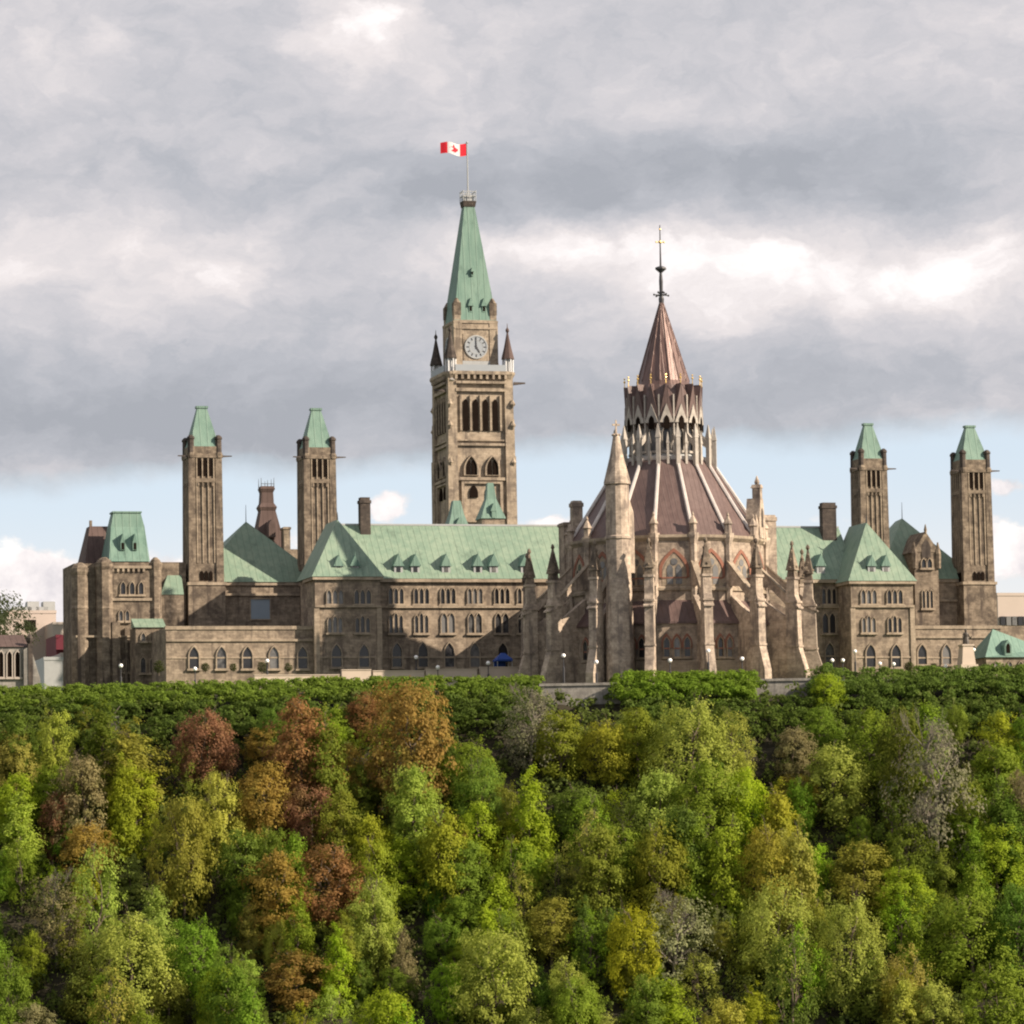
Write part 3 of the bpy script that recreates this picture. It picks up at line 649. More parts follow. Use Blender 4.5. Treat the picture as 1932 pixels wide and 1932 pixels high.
# flag pole and flag
zp0, zp1 = ztop-.4, zz(882, 270, cvv)
fu = dc
k = MB(); k.tube((fu, cvv, zp0-2.5), (fu, cvv, zp1), .15, .08, 6); k.ball((fu, cvv, zp1+.1), .2)
part('flag_pole', k, M_PALEG, ct)
fl = thing('flag', 'red and white maple leaf flag flying left from the clock tower pole', 'flag', fu-.1, cvv, zp1-.2)
FL, FH = 4.55, 2.05
def fw(s, t, off=0.0):      # s along the flag 0..1 from the pole, t up 0..1
    wave = .28*math.sin(s*6.5+.6)*(.25+s)
    sag = -.0*s + .16*math.sin(s*7.5+2.4)*(1-.3*s)
    return (fu-.12-s*FL*.96, cvv+wave+off, zp1-.15-FH+t*FH*(1-.12*s)+sag+s*.42)
def flagpatch(nm, m, s0, s1, off=0.0, outline=None):
    k = MB(); N = 12
    if outline is None:
        for dd in (-.012-off, .012+off):
            vs = [fw(s0+(s1-s0)*i/N, j/4, dd) for i in range(N+1) for j in range(5)]
            k.add(vs, [(i*5+j, (i+1)*5+j, (i+1)*5+j+1, i*5+j+1) for i in range(N) for j in range(4)])
    else:
        for dd in (-.02, .02):
            vs = [fw(s, t, dd) for s, t in outline]; c_ = fw(.5, .5, dd)
            k.add([c_]+vs, [(0, i+1, (i+1) % len(vs)+1) for i in range(len(vs))])
    part(nm, k, m, fl)
M_FRED = plain('flag_red', (.70, .02, .035), .8, .1); 
flagpatch('red_band', M_FRED, 0, .25); flagpatch('white_field', M_WHITE, .25, .75); flagpatch('red_band', M_FRED, .75, 1)
lf = [(0, .40), (.09, .19), (.05, .13), (.22, .17), (.19, .07), (.35, .11), (.31, .0), (.36, -.06), (.17, -.21), (.19, -.29), (.02, -.26), (.015, -.42)]
lf = lf + [(-a, b) for a, b in reversed(lf)]
flagpatch('maple_leaf', M_FRED, 0, 0, 0, [(.5+a*.52, .5+b*1.0) for a, b in lf])
# small green roofs standing in front of the clock tower
def cap(label, xl, xr, xt0, xt1, yt, yb, ybase, v):
    a0, a1 = uu(xl, v, yb), uu(xr, v, yb); t0, t1 = uu(xt0, v, yt), uu(xt1, v, yt); zb, zt = zz(xl, yb, v), zz(xl, yt, v); wd = a1-a0
    c_ = (a0+a1)/2; t = thing('roof_turret', label, 'turret', c_, v+wd/2, 0)
    k = MB(); k.box(a0+.2, a1-.2, v+.2, v+wd-.2, zz(xl, 1010, v)-6, zb); part('wall', k, M_STONE, t)
    k = MB(); h2 = (t1-t0)/2
    k.taper((a0, a1, v, v+wd), zb+.01, (c_-h2*1.7, c_+h2*1.7, v+wd/2-h2*1.7, v+wd/2+h2*1.7), zb+(zt-zb)*.55); k.taper((c_-h2*1.7, c_+h2*1.7, v+wd/2-h2*1.7, v+wd/2+h2*1.7), zb+(zt-zb)*.55, (c_-h2, c_+h2, v+wd/2-h2, v+wd/2+h2), zt)
    part('roof', k, M_GREEN2, t)
    k = MB(); k.box(c_-.3, c_+.3, v-.05, v+1.5, zb+.1, zb+(zt-zb)*.2); k.prism([(c_-.5, zb+(zt-zb)*.2), (c_+.5, zb+(zt-zb)*.2), (c_, zb+(zt-zb)*.42)], v-.1, v+2); part('lucarne', k, M_GREEN2, t)
cap('small peaked green roof in front of the right half of the clock tower', 908, 955, 924, 935, 909, 978, 992, 56.0)
cap('low green roof peeking over the ridge at the left foot of the clock tower', 845, 888, 858, 872, 943, 1000, 1000, 54.0)
# ------------------------------------------------------------------ library
lib = thing('library_building', 'round gothic library with brown copper roof, tall spire and ring of flying buttresses', 'library', 0, 0, 0)
PX = ppm(0)                                     # picture units per metre at the library
CXL = 1257
def zl(py, r=0.0): return zz(CXL, py, -r/PX)
N16 = 16
A0 = -AL + R(2.1) + math.pi/16                  # the ring is turned so a bay faces the camera
def pol(r, k, off=0.0): t = A0 + k*math.pi/8 + off; return (r*math.sin(t), -r*math.cos(t))
def rm(p): return p/PX
def ngon(mb, lev, n=16, off=0.0):
    return mb.lathe(n, 0, 0, lev, A0+off)
rU, rL = rm(186), rm(216)
z_e1 = zl(1012, 186)
# walls
k = MB(); ngon(k, [(rL, -4), (rL, zl(1172, 216))]); part('lower_wall', k, M_LIB, lib)
k = MB(); ngon(k, [(rL+.25, -4), (rL+.25, zl(1246, 216)), (rL+.02, zl(1243, 216))]); part('plinth', k, M_TRIM, lib)
k = MB(); ngon(k, [(rU, 2), (rU, z_e1)]); part('upper_wall', k, M_LIB, lib)
k = MB(); ngon(k, [(rL+.35, zl(1176, 216)), (rL+.35, zl(1172, 216)), (rU-.1, zl(1130, 186)), (rU-.1, zl(1133, 186))]); part('aisle_roof', k, M_BROWN, lib)
k = MB(); ngon(k, [(rU+.02, zl(1114, 186)), (rU+.3, zl(1113, 186)), (rU+.3, zl(1108, 186)), (rU+.02, zl(1105, 186))]); part('sill_course', k, M_TRIM, lib)
k = MB(); ngon(k, [(rU+.05, z_e1-.55), (rU+.5, z_e1-.1), (rU+.5, z_e1+.3), (rU-.4, z_e1+.32)]); part('cornice', k, M_TRIM, lib)
rT = rm(86); zrt = zl(864, 86)
k = MB(); ngon(k, [(rU+.1, z_e1+.34), (rm(150), z_e1+(zrt-z_e1)*.36), (rT, zrt)]); part('roof', k, M_BROWN, lib)
k = MB(); ngon(k, [(rT+.1, zrt-.25), (rT+.18, zrt), (rT+.18, zrt+.35), (rT-.5, zrt+.4)]); part('roof_ring', k, M_RIB, lib)
vis = range(-5, 5)                              # corners that face the river side
for q in vis:
    k = MB(); p = pol(rT+.12, q); c_ = pol(rm(152), q); d_ = pol(rU+.05, q)
    k.tube((*p, zrt+.1), (*c_, z_e1+(zrt-z_e1)*.36+.1), .26, .28, 6); k.tube((*c_, z_e1+(zrt-z_e1)*.36+.1), (*d_, z_e1+.45), .28, .3, 6)
    part('roof_rib', k, M_RIB, lib)
# windows of the upper wall and lower wall; bays sit between corners
def bay(q):
    t = A0 + (q+.5)*math.pi/8
    ap = math.cos(math.pi/16)
    def mk(r):
        rr = r*ap
        return lambda a, b, c: (a*math.cos(t)+(rr-b)*math.sin(t), a*math.sin(t)-(rr-b)*math.cos(t), c)
    return mk
for q in range(-5, 4):
    mk = bay(q); xf = mk(rU)
    zb, zt = zl(1106, 186)+.15, zl(1036, 186)
    k = MB(xf); W_ = 3.5
    k.ring(lancet(0, zb+1.2, W_+.75, zt-zb-1.0, 7), lancet(0, zb+1.0, W_, zt-zb-1.35, 7), -.12, .05)
    arc = part('window_arch', k, M_RED, lib)
    k = MB(xf); k.prism(lancet(0, zb, W_*.98, zt-zb-.55, 7), -.05, .03); pw = part('window', k, M_TRIM, lib)
    k = MB(xf)
    for e in (-.62, .62): k.prism(lancet(e, zb+.2, .86, (zt-zb)*.56), -.10, .0)
    k.prism([(.5*math.sin(i*math.pi/6), zb+(zt-zb)*.66+.5*math.cos(i*math.pi/6)) for i in range(12)], -.10, .0)
    part('pane', k, M_GLASS, pw)
    xf = mk(rL); zb, zt = zl(1239, 216), zl(1200, 216)
    for e in (-1, 0, 1):
        window(lib, e*1.45, zb, 1.0, zt-zb, 0, 1, True, xf, M_TRIM, M_GLASS, .2)
    k = MB(xf); 
    for e in (-1, 0, 1): k.ring(lancet(e*1.45, zb+1.3, 1.42, zt-zb-.85), lancet(e*1.45, zb+1.1, 1.03, zt-zb-1.06), -.13, .05)
    part('red_arches', k, M_RED, lib)
# corner piers of upper wall with small pinnacles, outer buttress piers and flyers
for q in vis:
    k = MB(); p = pol(rU+.05, q)
    k.lathe(6, *p, [(.5, 4), (.5, z_e1-1.0), (.85, z_e1+.0), (.85, z_e1+.55), (.55, z_e1+.6), (.5, z_e1+1.7), (.72, z_e1+1.9), (.14, z_e1+3.0), (.2, z_e1+3.2), (.04, z_e1+3.6)], A0)
    part('corner_shaft', k, M_PIER, lib)
    t = A0+q*math.pi/8; s_, c_ = math.sin(t), math.cos(t)
    xf = lambda a, b, c, s_=s_, c_=c_: (a*c_+b*s_, a*s_-b*c_, c)        # a across, b outward
    ro = rm(280); zp = zl(1112, 280); z_off = zl(1128, 280); z_fl = zl(1218, 280); zpin = zl(1022, 280)
    k = MB(xf); hwid = .62
    k.sideprism([(ro-1.9, -4), (ro+1.15, -4), (ro+1.15, -1), (ro+.1, z_fl), (ro-.05, z_off), (ro-.35, z_off+.8), (ro-.4, zp+2.2), (ro-1.5, zp+2.2), (ro-1.9, z_off)], -hwid, hwid)
    k.box(-.78, .78, ro-2.0, ro+.12, z_off-.3, z_off); k.sideprism([(ro-1.0, z_off), (ro+.3, z_off-.9), (ro+.3, z_off-1.1), (ro-1.0, z_off-.6)], -.74, .74)
    k.box(-.72, .72, ro-1.6, ro+.2, z_fl+.1, z_fl+.4); k.box(-.74, .74, ro-1.7, ro-.2, zp+1.9, zp+2.25)
    for e in (-.3, .3): k.box(e-.09, e+.09, ro-.44, ro-.36, z_off+1.0, zp+1.8)
    bt = part('flying_buttress', k, M_PIER, lib)
    k = MB(xf); cb = ro-.95
    k.taper((-.62, .62, cb-.62, cb+.62), zp+2.1, (-.5, .5, cb-.5, cb+.5), zp+3.2)
    k.taper((-.72, .72, cb-.72, cb+.72), zp+3.2, (-.1, .1, cb-.1, cb+.1), zpin)
    for e in (-1, 1):
        for z_ in (.35, .7): k.box(e*.75*(1-z_)-.12, e*.75*(1-z_)+.12, cb-.12, cb+.12, zp+3.2+(zpin-zp-3.2)*z_, zp+3.2+(zpin-zp-3.2)*z_+.3)
    k.lathe(6, 0, cb, [(.1, zpin-.1), (.3, zpin+.25), (.26, zpin+.5), (.05, zpin+.8)])
    for e in (-1, 1):
        for z_ in (.1, .45, .8): k.ball((e*.72*(1-z_*.8), cb, zp+3.2+(zpin-zp-3.2)*z_), .2, 6)
    k.ball((0, cb+.65, zp+3.7), .2, 6)
    part('pinnacle', k, M_TOWER, bt)
    k = MB(xf)                                                            # upper and lower sloping flyers
    b0, b1 = rU-.1, ro-1.75
    zu0, zu1 = zl(1056, 186), zl(1112, 280)-.4
    k.sideprism([(b0, zu0), (b1, zu1), (b1, zu1-1.5), ((b0+b1)/2, (zu0+zu1)/2-1.25), (b0, zu0-3.6)], -.34, .34)
    zu0, zu1 = zl(1120, 186), zl(1160, 280)
    k.sideprism([(rL-1.5, zu0-.2), (b1, zu1), (b1, -3), (rL-.2, -3)], -.38, .38)
    part('flyer', k, M_PIER, bt)
    k = MB(xf); zu0, zu1 = zl(1056, 186), zl(1112, 280)-.4
    k.sideprism([(b0, zu0+.02), (b1, zu1+.02), (b1, zu1+.28), (b0, zu0+.28)], -.46, .46); part('flyer_coping', k, M_TRIM, bt)
# lantern
rD = rm(64); z_l0, z_l1 = zrt+.35, zl(800, 64)
k = MB(); ngon(k, [(rm(70), z_l0), (rD, z_l0+.6), (rD, z_l1)]); part('lantern_drum', k, M_PALEG, lib)
for q in range(-5, 4):
    xf = bay(q)(rD)
    window(lib, 0, z_l0+.9, 1.35, (z_l1-z_l0)-1.0, 0, 1, True, xf, M_LANT, M_GLASS, .2)
    k = MB(xf); hb = z_l1-z_l0; o_ = -(rm(92)*math.cos(math.pi/16)-rD*math.cos(math.pi/16)); k.box(-.17, .17, o_-.17, o_+.17, z_l0-1.2, z_l0+hb*.38); k.taper((-.24, .24, o_-.24, o_+.24), z_l0+hb*.38, (-.04, .04, o_-.04, o_+.04), z_l0+hb*.72); part('lantern_pinnacle', k, M_LANT, lib)
for q in vis:
    t = A0+q*math.pi/8; s_, c_ = math.sin(t), math.cos(t)
    xf = lambda a, b, c, s_=s_, c_=c_: (a*c_+b*s_, a*s_-b*c_, c)
    k = MB(xf); hb = z_l1-z_l0
    k.box(-.28, .28, rm(98)-.5, rm(98)+.08, z_l0-1.6, z_l0+hb*.55)
    k.taper((-.36, .36, rm(98)-.58, rm(98)+.14), z_l0+hb*.55, (-.05, .05, rm(98)-.25, rm(98)-.15), z_l0+hb*.98)
    k.sideprism([(rD-.1, z_l0+hb*.88), (rm(98)-.4, z_l0+hb*.45), (rm(98)-.4, z_l0+hb*.28), (rD-.1, z_l0+hb*.6)], -.15, .15)
    k.box(-.2, .2, rD-.1, rD+.25, z_l0+.2, z_l1-.1)
    part('lantern_buttress', k, M_LANT, lib)
# gablet ring
rG = rm(74); z_g0, z_g1, z_g2 = zl(802, 74), zl(748, 74), zl(724, 60)
k = MB(); ngon(k, [(rD+.05, z_g0-.2), (rG-.35, z_g0+.3), (rG-.35, z_g1), (rm(56), z_g2)]); part('gablet_drum', k, M_BROWN, lib)
for q in range(-5, 4):
    xf = bay(q)(rG-.3)
    wdt = rG*.36
    k = MB(xf); zz0 = z_g0+.15; mid = zl(772, 74)
    k.add([(-wdt/2, -.42, zz0+.3), (wdt/2, -.42, zz0+.3), (0, -.42, mid+.9), (-wdt/2, .35, zz0+.3), (wdt/2, .35, zz0+.3), (0, .5, mid+.9)], [(0, 1, 2), (3, 5, 4), (0, 2, 5, 3), (1, 4, 5, 2), (0, 3, 4, 1)])
    gb = part('gablet', k, M_LANT, lib)
    k = MB(xf); k.prism(lancet(0, z_g0-.5, wdt*.40, mid-z_g0-.3), -.48, -.3); part('gablet_opening', k, M_VOID, gb)
    k = MB(xf)                                                           # sharp brown metal gable above
    tp = zl(716, 74)
    k.add([(-wdt/2, -.2, mid-1.0), (wdt/2, -.2, mid-1.0), (0, -.5, tp-.4), (-wdt/2, .9, mid-1.0), (wdt/2, .9, mid-1.0), (0, 2.3, tp-.4)], [(0, 1, 2), (3, 5, 4), (0, 2, 5, 3), (1, 4, 5, 2), (0, 3, 4, 1)])
    part('metal_gable', k, M_BROWN, gb)
    k = MB(xf); k.tube((0, -.35, tp-.5), (0, -.35, tp+.7), .07, .04); k.ball((0, -.35, tp+.35), .17, 6); k.ball((0, -.35, tp+.8), .13, 6)
    part('gilt_finial', k, M_GOLD, gb)
for q in vis:
    t = A0+q*math.pi/8; s_, c_ = math.sin(t), math.cos(t)
    xf = lambda a, b, c, s_=s_, c_=c_: (a*c_+b*s_, a*s_-b*c_, c)
    k = MB(xf); k.box(-.1, .1, rG-.55, rG-.1, z_g0-.4, z_g1+.4); k.taper((-.14, .14, rG-.5, rG-.05), z_g0-1.2, (-.1, .1, rG-.5, rG-.1), z_g0-.3); part('gablet_post', k, M_LANT, lib)
z_sp = zl(569)
k = MB(); ngon(k, [(rm(58), zl(732, 50)), (rm(50), zl(716, 50)), (rm(26.5), zl(642, 26)), (rm(3), z_sp)]); part('spire', k, M_BROWNS, lib)
k = MB()
for q in vis:
    p0 = pol(rm(50)+.03, q); p1 = pol(rm(26.5)+.03, q); p2 = pol(rm(3.2), q)
    k.tube((*p0, zl(716, 50)), (*p1, zl(642, 26)), .09, .08, 4); k.tube((*p1, zl(642, 26)), (*p2, z_sp), .08, .05, 4)
part('spire_seams', k, M_BROWNS, lib)
k = MB(); k.lathe(8, 0, 0, [(.35, z_sp-.4), (.42, z_sp+.4), (.25, z_sp+.9), (.3, zl(530)), (.2, zl(515)), (.85, zl(508)), (.8, zl(505)), (.15, zl(502)), (.1, zl(462)), (.07, zl(425))])
for y_, r_ in ((557, 1.25), (552, .5)):
    for q in range(4):
        t = q*math.pi/2+.3; k.tube((0, 0, zl(y_)), (r_*math.sin(t), -r_*math.cos(t), zl(y_)), .1, .07); k.ball((r_*math.sin(t), -r_*math.cos(t), zl(y_)), .16, 6)
fn = part('finial', k, M_IRON, lib)
k = MB(); k.box(-.6, .6, -.06, .06, zl(457)-.08, zl(457)+.08); k.ball((0, 0, zl(457)), .25); k.ball((0, 0, zl(433)), .16); k.ball((.6, 0, zl(457)), .14); k.ball((-.6, 0, zl(457)), .14); part('gilt_vane', k, M_GOLD, fn)
# stair turret
tA = R(-22.5)-AL+R(2.1)+R(0); rt_ = rm(238); cx, cy = rt_*math.sin(tA+0.0), -rt_*math.cos(tA)
cx = uu(1166, cy, 1000)
zz_ = lambda py: zz(1166, py, cy)
k = MB(); k.lathe(14, cx, cy, [(1.98, -4), (1.98, zz_(1190)), (1.86, zz_(1150)), (1.8, zz_(1100)), (1.74, zz_(1095)), (1.72, zz_(1019)), (1.9, zz_(1017)), (1.9, zz_(1013)), (1.7, zz_(1011)), (1.62, zz_(916))])
tu = part('stair_turret', k, M_PIER, lib)
k = MB(); k.lathe(14, cx, cy, [(1.65, zz_(915.5)), (1.88, zz_(914)), (1.88, zz_(910)), (.98, zz_(862)), (.42, zz_(822)), (.3, zz_(818))]); part('stone_cone', k, M_PIER, tu)
k = MB(); zc = zz_(818); k.box(-.1+cx, .1+cx, cy-.1, cy+.1, zc-.2, zc+1.9); k.box(cx-.55, cx+.55, cy-.1, cy+.1, zc+1.1, zc+1.35)
for t in range(6): k.ball((cx+.5*math.sin(t*1.05), cy+.5*math.cos(t*1.05), zc-.2), .18, 6)
part('cross', k, M_PIER, tu)
k = MB(); k.lathe(10, cx+1.5, cy+1.6, [(1.3, zz_(1080)), (1.3, zz_(985)), (1.25, zz_(965)), (.7, zz_(940)), (.1, zz_(925))]); part('turret_annex', k, M_PIER, tu)
# stone gable dormer right, chimney stacks and parapets at the back
q = 2; t = A0+1.5*math.pi/8+R(11); 
mk = bay(2); xf = mk(rU+.35)
z0, z1, z2 = zl(1004, 186), zl(945, 186), zl(905, 186)
k = MB(xf); k.box(-1.35, 1.35, -.25, 1.8, z0-.3, z1-2); k.prism([(-1.35, z1-2), (1.35, z1-2), (.62, z1+1.0), (-.62, z1+1.0)], -.25, 1.8); k.box(-.5, .5, -.2, 1.0, z1+.9, z2); k.taper((-.7, .7, -.3, 1.2), z2-.5, (-.5, .5, -.2, 1), z2)
gd = part('stone_gable', k, M_PIER, lib)
k = MB(xf); k.prism(lancet(0, z0+1.3, .8, 2.8), -.3, -.1); part('niche', k, M_DARK, gd)
k = MB(xf); 
for e in (-1.6, 1.6): k.lathe(6, e, .2, [(.3, z0-1), (.42, z0+1.6), (.1, z0+3)])
k.lathe(6, 0, .4, [(.3, z2), (.4, z2+.4), (.05, z2+1.3)])
part('gable_pinnacles', k, M_PIER, gd)
def stack(xl, xr, yt, yb, v, d, cap_=True):
    a0, a1 = uu(xl, v, yt), uu(xr, v, yt); k = MB(); zt, zb = zz(xl, yt, v), zz(xl, yb, v)
    k.box(a0+.12, a1-.12, v+.12, v+d-.12, zb-6, zt-.9)
    k.taper((a0, a1, v, v+d), zt-.9, (a0, a1, v, v+d), zt-.35); k.taper((a0+.1, a1-.1, v+.1, v+d-.1), zt-.35, (a0+.25, a1-.25, v+.25, v+d-.25), zt)
    return part('chimney_stack', k, M_PIER, lib)
stack(1079, 1101, 944, 1012, 3.5, 1.7); stack(1434, 1466, 971, 1020, 6.0, 3.0)
k = MB(); a_, z_ = bp(1064, 985, 6); b_, _ = bp(1092, 985, 6); k.box(a_, b_, 6, 9, z_-9, z_); k.box(a_-.15, b_+.15, 5.85, 9.15, z_-.5, z_-.1)
part('stair_block', k, M_LIB, lib)
k = MB(); a_, z_ = bp(1440, 985, 10); k.box(-10, 12, 6, VM-.3, -4, zl(1090)); part('corridor', k, M_LIB, lib)
# ------------------------------------------------------------------ mansard pavilion block at the left end
VE = 44.5
t = thing('mansard_pavilion', 'sandstone end pavilion with green mansard roof, brown roof behind and round corner turrets', 'building', uu(245, VE), VE+5, 0)
Q = lambda px, py, v=VE: bp(px, py, v)
k = MB()
a0, a1 = uu(198, VE), uu(286, VE); k.box(a0, a1, VE, VE+9, -5, Q(245, 1061)[1])
b0, b1 = uu(140, VE+1), uu(200, VE+1); k.box(b0, a0+.1, VE+1.2, VE+12, -5, Q(170, 1062)[1])
c0, c1 = uu(285, VE+2), uu(352, VE+2); k.box(a1-.1, c1, VE+2.5, VE+14, -5, Q(310, 1060, VE+2)[1])
part('wall', k, M_TOWER, t)
def rturret(px, yt, rpx, v, dome=True, m=None):
    u_, z_ = bp(px, yt, v); r = rpx/ppm(v, u_); k = MB()
    k.lathe(8, u_, v, [(r, -5), (r, bp(px, 1150, v)[1]), (r*1.06, bp(px, 1149, v)[1]), (r*1.0, bp(px, 1145, v)[1]), (r, z_-1.6), (r*1.15, z_-1.1), (r*1.15, z_-.5), (r*.95, z_-.45), (r*.8, z_-.1), (r*.3, z_+.35)], math.pi/8)
    return part('corner_turret', k, m or M_TOWER, t)
rturret(150, 1066, 17, VE+1); rturret(196, 1056, 16.5, VE+.2); rturret(293, 1056, 11.5, VE+.4)
k = MB(); ze = Q(245, 1060)[1]; zt = Q(245, 969, VE+4)[1]
l0, l1 = uu(206, VE), uu(283, VE); m0, m1 = uu(214, VE+3.2, 969), uu(265, VE+3.2, 969)
k.taper((l0, l1, VE-.1, VE+8.5), ze+.05, (m0-.5, m1+.5, VE+2.6, VE+6.2), ze+(zt-ze)*.72); k.taper((m0-.5, m1+.5, VE+2.6, VE+6.2), ze+(zt-ze)*.72, (m0, m1, VE+3.0, VE+5.8), zt)
mr = part('mansard_roof', k, M_GREEN2, t)
k = MB(); k.box(m0-.15, m1+.15, VE+2.85, VE+5.95, zt+.01, zt+.25); part('roof_crest', k, M_GREEN2, mr)
for px in (231, 254):
    u_, z_ = bp(px, 1032, VE+.9); k = MB(); k.prism([(u_-.35, z_-.5), (u_+.35, z_-.5), (u_+.35, z_+.7), (u_, z_+2.0), (u_-.35, z_+.7)], VE+.5, VE+2.6); lu = part('lucarne', k, M_GREEN2, t)
    k = MB(); k.box(u_-.2, u_+.2, VE+.46, VE+.52, z_-.4, z_+.6); part('opening', k, M_VOID, lu)
k = MB(); n0, n1 = uu(155, VE+9, 1064), uu(226, VE+9, 1064); q0, q1 = uu(167, VE+11, 994), uu(222, VE+11, 994)
k.taper((n0, n1, VE+7, VE+16), Q(180, 1062, VE+7)[1]-1, (q0, q1, VE+10, VE+13), Q(190, 993, VE+10)[1]); part('brown_roof', k, M_SLATE, t)
k = MB(); k.box(n0+.2, n1, VE+7.2, VE+15.8, -2, Q(180, 1062, VE+7)[1]-1.02); k.box(q0, q0+.4, VE+10, VE+10.4, Q(190, 993, VE+10)[1]-.1, Q(190, 982, VE+10)[1]); part('rear_wall', k, M_TOWER, t)
k = MB(); k.box(a0-.1, a1+.1, VE-.35, VE+.1, ze-1.0, ze-.6)
for i in range(7): q = a0+1.2+(a1-a0-2.4)*i/6; k.box(q-.16, q+.16, VE-.3, VE+.1, ze-1.5, ze-1.02)
k.box(a0, a1, VE-.25, VE+.1, Q(245, 1131)[1]-.2, Q(245, 1131)[1]+.2); k.box(b0, a1, VE-.2, VE+.1, Q(245, 1200)[1]-.2, Q(245, 1200)[1]+.1)
part('cornice', k, M_TRIM, t)
for px in (232, 249, 266):
    u_, z_ = bp(px, 1122, VE); window(t, u_, z_, .95, Q(px, 1096)[1]-z_, VE, 1)
for px in (228, 240): u_, z_ = bp(px, 1172, VE); window(t, u_, z_, .8, Q(px, 1150)[1]-z_, VE, 1)
for px in (226, 238): u_, z_ = bp(px, 1268, VE); window(t, u_, z_, .85, Q(px, 1240)[1]-z_, VE, 1)
# lower gabled wing between the pavilion and the long low block
v = 38.0; g0, g1 = uu(256, v, 1200), uu(313.5, v, 1200)
k = MB(); zt = zz(280, 1184, v); k.box(g0, g1, v, v+5, -5, zt); wg = part('porch_wing', k, M_TOWER, t)
k = MB(); k.add([(g0-.2, v-.3, zt+.02), (g1, v-.3, zt+.02), (g1, v+2.8, zt+1.5), (g0-.2, v+2.8, zt+1.5), (g0-.2, v+2.9, zt+.02), (g1, v+2.9, zt+.02)], [(0, 1, 2, 3), (0, 3, 4), (1, 5, 2), (3, 2, 5, 4), (0, 4, 5, 1)]); part('porch_roof', k, M_GREEN, wg)
for px in (270, 288):
    u_, z_ = bp(px, 1210, v); window(t, u_, z_, .9, zz(px, 1192, v)-z_, v, 1)
    u_, z_ = bp(px, 1270, v); window(t, u_, z_, 1.0, zz(px, 1238, v)-z_, v, 1)
k = MB(); k.box(uu(211, VE-.9), uu(226, VE-.9), VE-.9, VE+.1, -5, Q(215, 1174)[1]); k.box(uu(236, VE-.6, 1200), uu(240, VE-.6, 1200), VE-.6, VE+.1, -5, Q(215, 1185)[1]); part('wall_buttress', k, M_TOWER, t)
# green lower roof and chimneys of the connecting bay
k = MB(); e0, e1 = uu(302, VE+1, 1120), uu(346, VE+1, 1120); z0, z1 = zz(320, 1122, VE+1), zz(330, 1082, VE+1)
k.add([(e0, VE+.6, z0), (e1, VE+.6, z0), (e1, VE+2.6, z1), (e0+1.5, VE+2.6, z1), (e0, VE+2.6, z0), (e1, VE+2.6, z0)], [(0, 1, 2, 3), (0, 3, 4), (1, 5, 2), (3, 2, 5, 4), (0, 4, 5, 1)]); part('lean_to_roof', k, M_GREEN, t)
k = MB(); k.box(e0, e1, VE+.7, VE+2.55, -5, z0-.02); part('lean_to_wall', k, M_TOWER, t)
# ------------------------------------------------------------------ far buildings
def far_box(name, label, cat, boxes, v, m, rot=AL):
    """boxes: (xl, xr, ytop, depth, extra v, material)"""
    xs = [b[0] for b in boxes]; t = thing(name, label, cat, uu(sum(xs)/len(xs), v), v, 0)
    for (xl, xr, yt, d, dv, mm, nm) in boxes:
        a0, a1 = uu(xl, v+dv, 1200), uu(xr, v+dv, 1200); k = MB(); z = zz(xl, yt, v+dv)
        k.box(a0, a1, v+dv, v+dv+d, -6, z); k.box(a0-.1, a1+.1, v+dv-.1, v+dv+.5, z-.5, z+.05)
        part(nm, k, mm, t)
    return t
fb = far_box('office_building', 'plain beige office block with flat roof far left behind the gabled annex', 'building', [(14, 106, 1152, 30, 0, M_BEIGE, 'wall'), (-40, 40, 1163, 25, -3, M_BEIGE, 'side_wing')], 190.0, M_BEIGE)
k = MB(); v = 200
for px in (36, 48, 62, 78, 92): a_, z_ = bp(px, 1152, v); k.box(a_-1, a_+1.2, v, v+3, z_-2, z_+.7+.5*(px % 3))
part('roof_plant', k, M_PALEG, fb)
k = MB(); a_, z_ = bp(57, 1180, 187); k.box(a_-1, a_+1, 186.5, 187.5, z_-1, z_+1); part('vent_window', k, M_VOID, fb)
fm = far_box('maroon_building', 'low flat roofed block with a maroon panel wall left of the mansard pavilion', 'building', [(100, 140, 1174, 20, 30, M_CONC, 'rear_wall'), (106, 142, 1198, 12, 0, M_MAROON, 'panel_wall')], 150.0, M_MAROON)
k = MB(); v = 149.2
a_, z_ = bp(106, 1232, v); b_, z2 = bp(142, 1190, v); k.add([(a_, v, z2-3.3), (b_, v, z2-3.3), (b_, v, z2+.8), (a_, v, z2-1.6), (a_, v+1, z2-3.3), (b_, v+1, z2-3.3), (b_, v+1, z2+.8), (a_, v+1, z2-1.6)], [(0, 1, 2, 3), (4, 7, 6, 5), (0, 3, 7, 4), (1, 5, 6, 2), (3, 2, 6, 7), (0, 4, 5, 1)]); part('sloped_parapet', k, M_MAROON, fm)
fc = far_box('concrete_building', 'pale concrete low building with dark strip windows beside the round end turret', 'building', [(83, 118, 1240, 14, 0, M_PALEG, 'wall'), (115, 150, 1232, 12, 1, M_CONC, 'wing')], 120.0, M_CONC)
for py in (1242, 1258, 1275):
    k = MB(); v = 121; a_, z_ = bp(122, py+7, v); b_, z2 = bp(150, py, v); k.box(a_, b_, v-.06, v+.1, z_, z2); part('strip_window', k, M_GLASS, fc)
